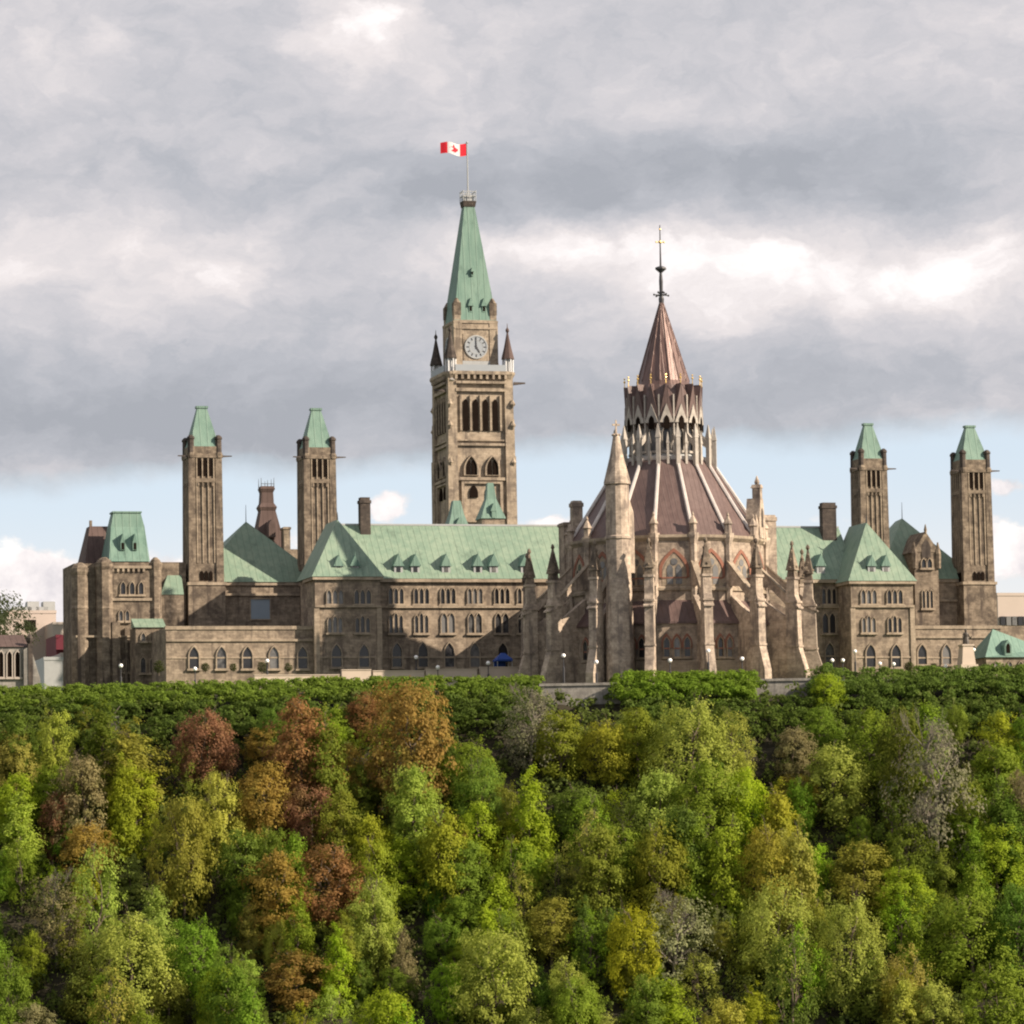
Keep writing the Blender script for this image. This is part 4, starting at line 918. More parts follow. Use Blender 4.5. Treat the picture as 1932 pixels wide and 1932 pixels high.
# grey gabled annex with sloping buttress at the far left
v = 40.0
t = thing('gabled_annex', 'grey stone gabled annex with pale arches and steep lean-to at the left edge', 'building', uu(30, v), v, 0)
k = MB(); a0, a1 = uu(-40, v), uu(52, v); z = zz(20, 1202, v); k.box(a0, a1, v, v+9, -6, z-1.5); part('wall', k, M_GREY, t)
k = MB(); k.sideprism([(v-.3, z-1.45), (v+4.5, z+.6), (v+9.3, z-1.45)], a0, a1); part('roof', k, M_SLATE, t)
k = MB(); p = [bp(52, 1218, v-.8), bp(66, 1218, v-.8)]; ub = uu(76, v-.8, 1285); k.prism([(uu(44, v-.8), -6), (ub, -6), (ub, zz(70, 1280, v-.8)), (uu(56, v-.8), p[0][1]), (uu(44, v-.8), p[0][1]-.6)], v-.8, v+.8); part('raking_buttress', k, M_GREY, t)
k = MB(); u_ = uu(56, v-.6); k.box(u_-.35, u_+.35, v-.9, v+.6, -4, zz(57, 1215, v)); k.lathe(6, u_, v-.2, [(.3, zz(57, 1215, v)), (.62, zz(57, 1209, v)), (.62, zz(57, 1204, v)), (.1, zz(57, 1196, v))]); part('pinnacle', k, M_DARK, t)
for px in (2, 18, 33):
    u_, z_ = bp(px, 1278, v-.05); window(t, u_, z_, 1.0, zz(px, 1226, v)-z_, v, 1, True, None, M_CONC, M_VOID, .3)
# brown mansard tower far behind
v = 150.0
t = thing('mansard_tower', 'distant brown slate mansard tower with iron cresting between the two left vent towers', 'tower', uu(501, v), v+4, 0)
lv = [(482, 552, 1050), (490, 541, 1016), (500, 528, 960), (497, 530, 953), (501, 525, 945), (502, 524, 925), (499.5, 527, 918), (501, 525, 913)]
k = MB(); pr = None; V4 = v+5
for xl, xr, py in lv:
    a0, a1 = uu(xl, v, py), uu(xr, v, py); hw = (a1-a0)/2; c_ = (a0+a1)/2; cur = ((c_-hw, c_+hw, V4-hw, V4+hw), zz(500, py, v))
    if pr: k.taper(pr[0], pr[1], cur[0], cur[1])
    pr = cur
part('mansard_roof', k, M_SLATE, t)
k = MB(); A, zt = pr
for qx in (A[0], (A[0]+A[1])/2, A[1]):
    for qy in (A[2], A[3]): k.tube((qx, qy, zt-.1), (qx, qy, zt+1.1+.4*(qx != (A[0]+A[1])/2)), .08, .03)
k.box(A[0], A[1], A[2]-.04, A[2]+.04, zt+.35, zt+.45); part('iron_cresting', k, M_IRON, t)
k = MB(); a0, a1 = uu(480, v-2, 1045), uu(565, v-2, 1045); k.box(a0, a1, v-1, v+14, -4, zz(520, 1036, v-1)); a2, a3 = uu(536, v-1.5, 1030), uu(548, v-1.5, 1030); k.box(a2, a3, v-1.5, v+1, 0, zz(540, 994, v-1.5)); k.box(a2-.15, a3+.15, v-1.65, v+1.1, zz(540, 1000, v), zz(540, 996, v)); part('tower_wall', k, M_STONE, t)
k = MB(); u_, z_ = bp(513, 1003, v+.6); k.prism(lancet(u_, z_-1, 1.2, 3.2), v+.2, v+3); part('lucarne', k, M_SLATE, t)
# right edge
fr = far_box('pale_building', 'pale pink flat roofed building with a strip of windows at the right edge', 'building', [(1884, 1990, 1119, 20, 0, M_BEIGE, 'wall')], 130.0, M_BEIGE)
for i in range(8):
    k = MB(); v = 129.6; a_, z_ = bp(1888+i*11, 1180, v); b_, z2 = bp(1896+i*11, 1163, v); k.box(a_, b_, v-.1, v+.5, z_, z2); part('window', k, M_GLASS, fr)
t = thing('green_roofed_lodge', 'small stone lodge with light green hipped roof and dormer at the right edge', 'building', uu(1890, 14), 18, 0)
v = 14.0; a0, a1 = uu(1859, v, 1240), uu(1990, v, 1240); ze, zt = zz(1890, 1240, v), zz(1880, 1187, v+4)
k = MB(); k.box(a0+.3, a1, v+.4, v+8, -5, ze); part('wall', k, M_STONE, t)
k = MB(); ap = uu(1873, v+4, 1188); k.add([(a0, v, ze+.02), (a1, v, ze+.02), (a1, v+8.4, ze+.02), (a0, v+8.4, ze+.02), (ap, v+4, zt), (a1, v+4, zz(1932, 1205, v+4)-1.5)], [(0, 1, 5, 4), (1, 2, 5), (2, 3, 4, 5), (3, 0, 4), (0, 3, 2, 1)]); part('roof', k, M_GREEN2, t)
k = MB(); u_, z_ = bp(1902, 1232, v+.6); k.prism([(u_-.55, z_-.4), (u_+.55, z_-.4), (u_+.55, z_+1.2), (u_, z_+2.0), (u_-.55, z_+1.2)], v+.5, v+3); dm = part('dormer', k, M_GREEN2, t); k = MB(); k.prism(lancet(u_, z_, .6, 1.5), v+.45, v+.53); part('opening', k, M_VOID, dm)
for px in (1880, 1905, 1925): u_, z_ = bp(px, 1259, v+.4); window(t, u_, z_, .9, 1.0, v+.4, 1, False)
k = MB(); a2, z2 = bp(1884, 1181, 32); k.box(a2, a2+20, 32, 40, -3, z2); part('rear_wing', k, M_STONE, t)
# ------------------------------------------------------------------ terrace, lamps, statue, canopy
def gz(u, v): return 0.0
t = thing('terrace_wall', 'pale stone terrace wall along the foot of the main block', 'wall', uu(820, 8), 8, 0)
v = 4.0
for xl, xr, yt in ((480, 640, 1273), (645, 700, 1263), (704, 800, 1265), (804, 900, 1262), (906, 984, 1258), (986, 1016, 1262)):
    a0, a1 = uu(xl, v, 1262), uu(xr, v, 1262); k = MB(); z = zz(xl, yt, v); k.box(a0, a1, v, v+.6, -4, z-.12); k.box(a0-.05, a1+.05, v-.1, v+.7, z-.12, z); part('wall_panel', k, M_RAIL, t)
M_GLOBE = plain('opal_glass', (.85, .84, .82), .3, .03)
lamps = [(228, 1256, 12, 'by the shaded porch wing'), (368, 1262, 10, 'before the leftmost pointed window of the long low block'), (504, 1247, 10, 'under the blue grey hall window'), (785, 1240, 9, 'before the middle of the main block'),
         (826, 1259, 3, 'on the terrace wall right of the pole lamp'), (921, 1251, 2.5, 'on the terrace wall near the blue canopy'), (1063, 1237, -18, 'left of the library between two slim buttresses'), (1125, 1249, -24, 'below the left library windows'), (1264, 1246, -26, 'below the middle library windows'),
         (1336, 1228, -24, 'right of the front library buttress'), (1400, 1243, -25, 'below the right library windows'), (1570, 1246, 2, 'right of the outermost library buttress, left of a pair'), (1590, 1246, 3, 'at the dark corner left of the right pavilion'), (1613, 1229, 10, 'against the right pavilion wall'), (1660, 1252, 10, 'between the right pavilion windows, low down'), (1686, 1253, 10, 'before the second right pavilion window'), (1784, 1257, 9, 'below the second low block window on the right'), (1837, 1226, 8, 'right of the white monument pedestal')]
for px, py, v, tx in lamps:
    u_, z_ = bp(px, py, v)
    t = thing('globe_lamp', 'white globe lamp post ' + tx, 'lamp', u_, v, 0, 'white globe lamps round the buildings')
    k = MB(); k.lathe(6, u_, v, [(.16, -3), (.16, z_-1.6), (.08, z_-1.5), (.07, z_-.45), (.18, z_-.36)]); part('post', k, M_IRON, t)
    k = MB(); k.ball((u_, v, z_), .30, 10); part('globe', k, M_GLOBE, t)
v = 6.0; u_, zb = bp(1825, 1258, v)
t = thing('monument', 'dark bronze statue standing on a white stone pedestal by the right low block', 'monument', u_, v, 0)
zt = zz(1820, 1216, v)
k = MB(); k.box(u_-1.5, u_+1.2, v-1.4, v+1.4, -4, zb+.3); k.taper((u_-1.2, u_+.95, v-1.1, v+1.1), zb+.3, (u_-.9, u_+.7, v-.8, v+.8), zt-.25); k.box(u_-1.05, u_+.85, v-.95, v+.95, zt-.25, zt); part('pedestal', k, M_RAIL, t)
k = MB(); cu = u_-.1; k.lathe(8, cu, v, [(.55, zt), (.5, zt+.5), (.38, zt+1.1), (.42, zt+1.5), (.3, zt+1.75), (.13, zt+1.85), (.19, zt+2.05), (.17, zt+2.25), (.05, zt+2.36)]); k.tube((cu+.3, v, zt+1.6), (cu+.62, v-.2, zt+.9), .13, .1); k.tube((cu-.35, v, zt+1.6), (cu-.55, v-.25, zt+1.0), .13, .1); k.tube((cu+.62, v-.2, zt+.9), (cu+.75, v-.45, zt+1.2), .1, .07); part('statue_figure', k, M_BRONZE, t)
v = 16.0; u_, zb = bp(949, 1259, v); zt = zz(949, 1232, v)
t = thing('blue_canopy', 'small bright blue canopy tent against the shaded wall left of the library', 'canopy', u_, v, 0)
k = MB(); k.taper((u_-1.2, u_+1.2, v-1.2, v+1.2), zb+1.1, (u_-.25, u_+.25, v-.25, v+.25), zt); k.box(u_-1.2, u_+1.2, v-1.2, v+1.2, zb+.85, zb+1.09); part('canopy_roof', k, M_BLUE, t)
k = MB(); k.box(u_-1.1, u_+.6, v+.9, v+1.0, -2, zb+.84); part('canopy_side', k, M_BLUE, t)
k = MB()
for a in (-1.1, 1.1):
    for b in (-1.1, 1.1): k.tube((u_+a, v+b, -2), (u_+a, v+b, zb+.9), .06)
part('canopy_posts', k, M_PALEG, t)
# ------------------------------------------------------------------ terrain
M_EARTH = plain('leaf_litter_earth', (.03, .026, .016), 1.0, .5, .3)
M_LAWN = plain('lawn', (.07, .11, .025), 1.0, .3, .2)
M_WATER = plain('river_water', (.03, .05, .055), .12, .2, .05)
PROF = [(440, -64), (505, -62), (512, -58), (530, -43), (552, -23), (568, -8), (573, -4.5), (577, -3.0), (590, -2.2), (640, -2.0), (9000, -2.0)]
def ground(Y):
    return float(np.interp(Y, [p[0] for p in PROF], [p[1] for p in PROF]))
rg = np.random.default_rng(3)
def sheet(name, Ys, Xs, m, bump):
    k = MB(); nx = len(Xs)
    for Y in Ys:
        for X in Xs:
            k.V.append((X, Y, ground(Y)+(rg.normal()*bump if 512 < Y < 571 else 0)))
    for j in range(len(Ys)-1):
        for i in range(nx-1): k.F.append((j*nx+i, j*nx+i+1, (j+1)*nx+i+1, (j+1)*nx+i))
    return struct(name, k, m)
sheet('hillside', list(np.arange(440, 500, 20))+list(np.arange(500, 574.5, 2.0))+[577], [-3000, -600]+list(np.arange(-130, 131, 3.0))+[600, 3000], M_EARTH, .5)
k = MB(); Ys = [577.0, 590, 640, 1500, 9000]; Xs = [-6000, -600, -100, 0, 100, 600, 6000]
for Y in Ys:
    for X in Xs: k.V.append((X, Y, ground(Y)))
for j in range(4):
    for i in range(6): k.F.append((j*7+i, j*7+i+1, (j+1)*7+i+1, (j+1)*7+i))
struct('plateau_ground', k, M_LAWN)
k = MB(); k.poly((-3000, -800, -62.6), (3000, -800, -62.6), (3000, 509, -62.6), (-3000, 509, -62.6)); struct('river_water', k, M_WATER)
def wpart(name, mb, m, label, cat):
    o = struct(name, mb, m); del o['kind']; tag(o, label, cat); return o
def wbox(xl, xr, yt, yb, Y, d, m, name, label):
    p = at_y(xl, yt, Y); q = at_y(xr, yt, Y); b = at_y(xl, yb, Y); k = MB()
    k.box(p[0], q[0], Y, Y+d, b[2]-2, p[2]-.35); k.box(p[0]-.15, q[0]+.15, Y-.2, Y+d+.1, p[2]-.35, p[2]+.0)
    return wpart(name, k, m, label, 'wall')
wbox(1019, 1170, 1290, 1335, 571.0, 1.2, M_GREY, 'retaining_wall', 'pale grey retaining wall in the hedge gap below the library')
wbox(1424, 1532, 1281, 1310, 572.0, 1.2, M_GREY, 'retaining_wall', 'short grey wall at the cliff edge below the right library buttresses')
wbox(165, 224, 1352, 1385, 566.0, 1.0, M_GREY, 'retaining_wall', 'dark shaded stretch of cliff wall below the left hedge')
# ------------------------------------------------------------------ foliage
def quads_mesh(name, cen, nor, size, rng):
    """leaf sprays: one bent four sided leaf cluster per centre, facing about nor"""
    n = len(cen)
    t = np.cross(nor, rng.normal(size=(n, 3))); t /= np.linalg.norm(t, axis=1)[:, None]+1e-9
    b = np.cross(nor, t)
    s = size[:, None]; asp = rng.uniform(.5, 1.0, (n, 1))
    v = np.empty((n, 4, 3)); lift = nor*s*rng.uniform(-.25, .25, (n, 1))
    v[:, 0] = cen-t*s; v[:, 1] = cen-b*s*asp+lift; v[:, 2] = cen+t*s; v[:, 3] = cen+b*s*asp+lift
    me = bpy.data.meshes.new(name)
    me.vertices.add(4*n); me.vertices.foreach_set('co', v.reshape(-1))
    me.loops.add(4*n); me.loops.foreach_set('vertex_index', np.arange(4*n, dtype=np.int32))
    me.polygons.add(n); me.polygons.foreach_set('loop_start', np.arange(0, 4*n, 4, dtype=np.int32))
    me.update(calc_edges=True); me.materials.append(M_LEAF); return me
def unit(a): return a/(np.linalg.norm(a, axis=1)[:, None]+1e-9)
SHAPE = {  # crown bottom, max radius, profile exponent, clumps, leaves per clump, leaf size, clump radius
    'round': (1.6, 4.3, lambda t: math.sqrt(max(0, 1-(1.9*t-.9)**2))*1.0, 230, 60, .125, .92),
    'oval': (1.6, 3.2, lambda t: math.sin(math.pi*min(1, t*.93+.07))**.7, 190, 58, .12, .82),
    'cone': (.9, 3.1, lambda t: (1-t)**.75*min(1, .45+t*3.2), 190, 56, .118, .78),
    'willow': (1.2, 5.2, lambda t: math.sqrt(max(0, 1-(1.25*t-.25)**2)), 270, 60, .11, .95),
    'sparse': (1.8, 3.9, lambda t: math.sqrt(max(0, 1-(1.8*t-.8)**2)), 105, 40, .115, .95),
}
def crown(kind, seed):
    rng = np.random.default_rng(seed); cb, rmax, prof, nc, nl, ls, cr = SHAPE[kind]
    ph = rng.uniform(0, 6.28, 3); lob = rng.uniform(.10, .24)
    C_, O_ = [], []
    while len(C_) < nc:
        t = rng.uniform(0, 1); r = prof(t)
        if rng.uniform() > r+.12: continue
        a = rng.uniform(0, 2*math.pi); f = rng.uniform(.25, 1.0)**.38
        rr = rmax*r*f*(1+lob*math.sin(3*a+ph[0]+4*t)+lob*.7*math.sin(5*a+ph[1]-7*t))
        c = np.array([rr*math.cos(a), rr*math.sin(a), cb+(10-cb)*t-.5*cr])
        C_.append(c+rng.normal(size=3)*np.array([.38, .38, .5])); O_.append([math.cos(a)*f, math.sin(a)*f, .35+t*.6])
    C_ = np.array(C_); O_ = unit(np.array(O_))
    rad = cr*rng.uniform(.55, 1.25, nc)
    cc = np.repeat(C_, nl, 0); oo = np.repeat(O_, nl, 0); rr = np.repeat(rad, nl)
    d = unit(rng.normal(size=(nc*nl, 3))+oo*.6)
    q = rr*np.abs(rng.normal(.72, .36, nc*nl))
    p = cc + d*q[:, None]*np.array([1.05, 1.05, .78])
    p[:, 2] -= .10*rr*rng.uniform(0, 1, nc*nl) if kind != 'willow' else .9*rr*rng.uniform(0, 1, nc*nl)**2
    # loose sprays that roughen the outline
    nor = unit(d*.55 + oo*.9 + np.array([0, 0, .3]) + rng.normal(size=p.shape)*.36)
    sz = ls*rng.uniform(.55, 1.5, len(p))
    return quads_mesh('crown', p, nor, sz, rng)
def limbs(kind, seed, bare=False):
    rng = np.random.default_rng(seed+500); k = MB(); cb, rmax = SHAPE[kind][0], SHAPE[kind][1]
    pts = [np.array([0, 0, -1.5])]
    for i in range(1, 7): pts.append(np.array([rng.normal()*.12*i*.6, rng.normal()*.12*i*.6, -1.5+i*(1.5+8.2)/6.0]))
    for i in range(6): k.tube(pts[i], pts[i+1], .34*(1-i/6.3), .34*(1-(i+1)/6.3), 6)
    def br(p, d, L, r, depth):
        q = p + d*L; k.tube(p, q, r, r*.55, 4)
        if depth == 0: return
        for _ in range(3 if not bare else 4):
            nd = d + rng.normal(size=3)*.5 + np.array([0, 0, .25]); nd /= np.linalg.norm(nd); br(p+d*L*rng.uniform(.5, 1.0), nd, L*rng.uniform(.5, .75), r*.55, depth-1)
    for i in range(8 if not bare else 17):
        z = cb*.7 + (8.6-cb*.7)*rng.uniform(0, 1); a = rng.uniform(0, 6.28); j = min(5, int((z+1.5)/9.7*6)); f = (z+1.5)/9.7*6-j
        p = pts[j]*(1-f)+pts[j+1]*f; d = np.array([math.cos(a), math.sin(a), .75]); d /= np.linalg.norm(d)
        br(p, d, rmax*.55*rng.uniform(.7, 1.1)*(1-.35*z/10), .12*(1.25-z/10), 2 if not bare else 3)
    me = bpy.data.meshes.new('trunk'); me.from_pydata(k.V, [], k.F); me.update(); me.materials.append(M_GBARK if bare else M_WOOD); return me
PROTO = {}
for kd, ns in (('round', 4), ('oval', 4), ('cone', 3), ('willow', 3), ('sparse', 2)):
    PROTO[kd] = [(crown(kd, 11*i+len(kd)), limbs(kd, i)) for i in range(ns)]
PROTO['bare'] = [(crown('sparse', 900+i), limbs('sparse', 900+i, True)) for i in range(2)]
rnd = random.Random(5)
def find_ground(px, pyc, Hpx):
    """where on the slope a tree stands whose crown is centred on this picture position"""
    best = None
    for Y in np.arange(509, 573, .5):
        p = at_y(px, pyc, Y); H = Hpx*Y/FPX
        e = abs(p[2]-(ground(Y)+H*.1))
        if best is None or e < best[0]: best = (e, Y)
    return best[1]
_src = {}
def tree(kd, px, yt, yb, wpx, col, label, cat='tree', group='trees on the wooded slope', nm='leafy_tree'):
    """px centre column, yt top row, yb lowest row of the crown, wpx width"""
    hpx = (yb-yt)*1.12
    Y = find_ground(px, yb-(yb-yt)*.02, hpx)
    top = at_y(px, yt, Y); H = (yb-yt)*1.12*Y/FPX/math.cos(PITCH)
    sh = SHAPE['sparse' if kd == 'bare' else kd]
    sz = H/10.0*1.02; sx = (wpx*Y/FPX)/(2*sh[1]*1.06)
    i = rnd.randrange(len(PROTO[kd])); cm, tm = PROTO[kd][i]
    key = (kd, i)
    if key not in _src:
        o = bpy.data.objects.new(nm, None); c = bpy.data.objects.new('crown', cm); t = bpy.data.objects.new('trunk', tm); _src[key] = (o, c, t)
        c.parent = o; t.parent = o
    else:
        s0, s1, s2 = _src[key]; o, c, t = s0.copy(), s1.copy(), s2.copy(); c.parent = o; t.parent = o; o.name = nm
    for q in (o, c, t): COL.objects.link(q)
    o.location = (top[0], Y, top[2]-H); o.scale = (sx, sx, sz); o.rotation_euler = (0, 0, rnd.uniform(0, 6.28))
    c.color = (*col, 1.0); t.color = (1, 1, 1, 1)
    o['label'] = label; o['category'] = cat; o['group'] = group
    return o
# colours of the leaves (real base colours)
OLV = (.255, .255, .038); YEL = (.32, .325, .032); GLD = (.300, .220, .044); RST = (.275, .155, .056); RED = (.25, .135, .068); ORG = (.28, .195, .048)
LGR = (.305, .355, .064); BGR = (.255, .345, .022); MGR = (.180, .250, .024); DGR = (.118, .172, .022); GRY = (.22, .215, .13); BRN = (.225, .20, .09); PAL = (.29, .31, .15); BLG = (.135, .200, .028)
BIG = [
 ('cone', 245, 1366, 1530, 150, OLV, 'olive yellow pointed tree in front of the dark cliff wall at left', 'olive pointed tree'),
 ('round', 388, 1340, 1490, 118, RED, 'russet round tree right of the olive pointed tree, below the left hedge', 'russet round tree'),
 ('oval', 568, 1322, 1540, 120, RST, 'tall rust brown tree between the russet round tree and the broad bronze tree', 'tall rust tree'),
 ('oval', 496, 1370, 1460, 70, GLD, 'small golden crown touching the left side of the tall rust tree', 'small golden crown'),
 ('round', 770, 1286, 1530, 165, ORG, 'broadest bronze orange tree with its top reaching the hedge', 'broad bronze tree'),
 ('oval', 690, 1305, 1400, 70, RST, 'small rust crown at the left shoulder of the broad bronze tree', 'small rust shoulder'),
 ('round', 652, 1408, 1530, 95, GLD, 'golden olive tree below and left of the broad bronze tree', 'golden olive tree'),
 ('oval', 497, 1432, 1610, 102, GLD, 'tall golden tree left of and below the tall rust tree', 'tall golden tree'),
 ('round', 345, 1505, 1720, 118, OLV, 'large olive yellow tree standing on its own right of the left edge woods', 'large olive tree'),
 ('round', 585, 1480, 1610, 120, RED, 'dark russet tree right under the tall rust tree', 'dark russet tree'),
 ('round', 620, 1600, 1750, 150, RST, 'wide rust brown tree in the middle of the left slope', 'wide rust tree'),
 ('oval', 520, 1610, 1790, 110, GLD, 'mustard gold tree left of the wide rust tree', 'mustard tree'),
 ('willow', 240, 1728, 1900, 215, LGR, 'broad pale green willow like tree near the bottom left', 'broad pale willow'),
 ('oval', 408, 1822, 1960, 76, BGR, 'narrow bright green tree right of the broad pale willow', 'narrow bright tree'),
 ('cone', 752, 1580, 1700, 110, BGR, 'bright green pointed tree right of the wide rust tree', 'bright pointed tree'),
 ('oval', 850, 1540, 1650, 84, RST, 'small rust tree between the two bright green trees at mid slope', 'small rust tree'),
 ('oval', 900, 1508, 1660, 84, BGR, 'lime green oval tree right of the small rust tree', 'lime oval tree'),
 ('cone', 998, 1468, 1660, 112, BGR, 'tall lime green conical tree left of the centre dark gap', 'tall lime cone'),
 ('cone', 940, 1650, 1800, 100, BGR, 'pointed yellow green tree above the big lime tree', 'pointed yellow green tree'),
 ('round', 930, 1755, 1950, 150, LGR, 'big lime green tree at the bottom centre', 'big lime tree'),
 ('oval', 1040, 1690, 1810, 92, OLV, 'olive green tree right of the pointed yellow green tree', 'olive middle tree'),
 ('oval', 1065, 1805, 1950, 70, LGR, 'slim light green tree at the bottom right of the big lime tree', 'slim bottom tree'),
 ('round', 1145, 1358, 1480, 108, YEL, 'yellow green round tree under the grey retaining wall', 'yellow round tree'),
 ('willow', 1300, 1322, 1500, 185, LGR, 'large soft green tree below the middle library windows', 'large soft tree'),
 ('bare', 1000, 1300, 1450, 120, GRY, 'half bare grey brown tree left of the grey retaining wall', 'half bare tree'),
 ('oval', 1330, 1440, 1640, 130, MGR, 'tall mid green tree under the large soft tree', 'tall green tree'),
 ('cone', 1464, 1480, 1640, 95, YEL, 'yellow green pointed tree right of the tall mid green tree', 'yellow pointed tree'),
 ('bare', 1760, 1362, 1640, 160, GRY, 'large leafless grey tree on the right slope', 'large leafless tree'),
 ('oval', 1625, 1582, 1730, 120, OLV, 'olive green tree left of the foot of the large leafless tree', 'olive right tree'),
 ('bare', 1270, 1690, 1860, 150, PAL, 'pale grey tree in thin leaf near the bottom centre right', 'pale thin tree'),
 ('willow', 1465, 1665, 1860, 175, LGR, 'spreading light green tree right of the pale thin tree', 'spreading light tree'),
 ('willow', 1600, 1690, 1880, 150, LGR, 'soft grey green tree right of the spreading light tree', 'soft grey green tree'),
 ('cone', 1265, 1850, 1980, 120, BGR, 'bright green tree at the bottom edge below the pale thin tree', 'bright bottom tree'),
 ('oval', 1560, 1268, 1345, 62, BGR, 'vivid green small tree at the gap in the right hedge', 'vivid edge tree'),
 ('oval', 1640, 1340, 1480, 100, MGR, 'mid green oval tree under the vivid edge tree', 'mid oval tree'),
 ('round', 1830, 1700, 1860, 165, MGR, 'wide mid green tree near the right bottom corner', 'wide corner tree'),
 ('round', 1880, 1560, 1690, 120, BGR, 'fresh green round tree at the right edge', 'fresh edge tree'),
 ('oval', 100, 1440, 1560, 90, MGR, 'mid green tree left of the olive pointed tree', 'mid left tree'),
 ('oval', 108, 1490, 1620, 62, RED, 'narrow russet tree near the left edge', 'narrow russet tree'),
 ('oval', 30, 1455, 1600, 90, BGR, 'vivid green tree at the left edge', 'vivid left tree'),
 ('oval', 10, 1380, 1470, 70, GLD, 'golden tree cut by the left edge under the hedge', 'golden edge tree'),
 ('oval', 165, 1550, 1690, 105, GLD, 'dull gold tree above the broad pale willow', 'dull gold tree'),
 ('bare', 105, 1650, 1810, 120, BRN, 'thin brown tree left of the broad pale willow', 'thin brown tree'),
 ('oval', 560, 1795, 1900, 120, ORG, 'bronze bush like tree at the bottom left of the centre', 'bronze low tree'),
 ('oval', 1500, 1370, 1480, 80, BRN, 'brownish thin tree left of the mid green oval tree', 'brownish thin tree'),
 ('round', 1700, 1640, 1760, 120, BGR, 'fresh green tree below the large leafless tree', 'fresh lower tree'),
 ('round', 885, 1400, 1520, 110, MGR, 'mid green tree at the right side of the broad bronze tree', 'mid side tree'),
 ('oval', 1575, 1400, 1560, 120, LGR, 'light green tree left of the large leafless tree', 'light left tree'),
 ('oval', 1880, 1400, 1550, 110, MGR, 'dense green tree right of the large leafless tree', 'dense right tree'),
 ('round', 1170, 1560, 1690, 130, MGR, 'leafy mid green tree at the very centre of the slope', 'leafy centre tree'),
 ('oval', 1090, 1480, 1600, 110, BLG, 'deep green tree right of the tall lime cone', 'deep green tree'),
  ('round', 1880, 1830, 1990, 150, MGR, 'mid green tree filling the bottom right corner', 'corner green tree'),
 ('oval', 1760, 1850, 1990, 100, LGR, 'light green tree at the bottom edge near the right corner', 'light corner tree'),
 ('oval', 455, 1560, 1720, 90, BLG, 'blue green tree between the large olive tree and the mustard tree', 'blue green tree'),
]
taken = []; anchors = []
for kd, px, yt, yb, wd, col, lab, short in BIG:
    tree(kd, px, yt, yb, wd, col, lab, nm='bare_tree' if kd == 'bare' else 'leafy_tree'); taken.append((px, (yt+yb)/2, wd*.74)); anchors.append((px, (yt+yb)/2, short))
# smaller trees that fill the slope, each named by its colour, form and neighbours
taken += [(752, 1690, 75), (752, 1750, 70)]
used = set()
def where(px, py, n):
    ds = sorted(anchors, key=lambda a: (a[0]-px)**2+(a[1]-py)**2)
    a = ds[n % len(ds)]; dx, dy = px-a[0], py-a[1]
    w = []
    if abs(dy) > 25: w.append('above' if dy < 0 else 'below')
    if abs(dx) > 25: w.append('left of' if dx < 0 else 'right of')
    return (' and '.join(w) if w else 'beside').replace('above and left of', 'above left of').replace('above and right of', 'above right of').replace('below and left of', 'below left of').replace('below and right of', 'below right of')+' the '+a[2]
FILL = [(DGR, 'dark green', 22), (BLG, 'cool green', 10), (MGR, 'mid green', 30), (LGR, 'light green', 24), (BRN, 'brownish', 3), (OLV, 'olive', 4), (BGR, 'fresh green', 18)]
FORM = {'round': 'bushy', 'oval': 'oval', 'cone': 'pointed', 'sparse': 'thin'}
cnt = 0; tries = 0
while cnt < 205 and tries < 30000:
    tries += 1
    px = rnd.uniform(-25, 1957); py = rnd.uniform(1345, 1975)
    d = min(math.hypot((px-a)*1.0, (py-b)*1.0)/c for a, b, c in taken)
    if d < .49: continue
    wd = rnd.uniform(46, 112); h = wd*rnd.uniform(1.1, 2.1)
    if py-h/2 < 1322: continue
    kd = rnd.choices(['round', 'oval', 'cone', 'sparse'], [2.5, 5, 4, 2.5])[0]
    warm = max(0, 1-abs(px-560)/430)
    q = rnd.choices(FILL, [f[2]*(1.0+(2.0*warm if f[1] in ('brownish', 'olive') else 0)) for f in FILL])[0]
    col = tuple(c*rnd.uniform(.85, 1.2) for c in q[0])
    for n in range(0, 9):
        lab = '%s %s %s tree %s' % ('small' if wd < 85 else 'medium', q[1], FORM[kd], where(px, py, n))
        if lab not in used: break
    if n > 0: lab = '%s %s %s tree %s' % ('small' if wd < 85 else 'medium', q[1], FORM[kd], where(px, py, n))
    used.add(lab)
    tree(kd, px, py-h/2, py+h/2, wd, col, lab, group='trees on the wooded slope'); taken.append((px, py, wd*.52)); cnt += 1
print('filler trees', cnt)
# a pale dead stem and the two conspicuous thin trunks
def stem(px, yt, yb, label, lean=0):
    Y = find_ground(px, yb-5, 60)-1; p = at_y(px, yb, Y); q = at_y(px+lean, yt, Y); k = MB(); k.tube((p[0], Y, p[2]-1), tuple(q), .2, .11, 6)
    k.tube(tuple(.35*p+.65*q), (q[0]+.9, Y-.3, .3*p[2]+.7*q[2]+1.0), .1, .05, 5)
    o = struct('tree_stem', k, M_PBARK); del o['kind']; tag(o, label, 'tree stem', None)
stem(214, 1336, 1372, 'thin pale post like dead stem against the dark cliff wall')
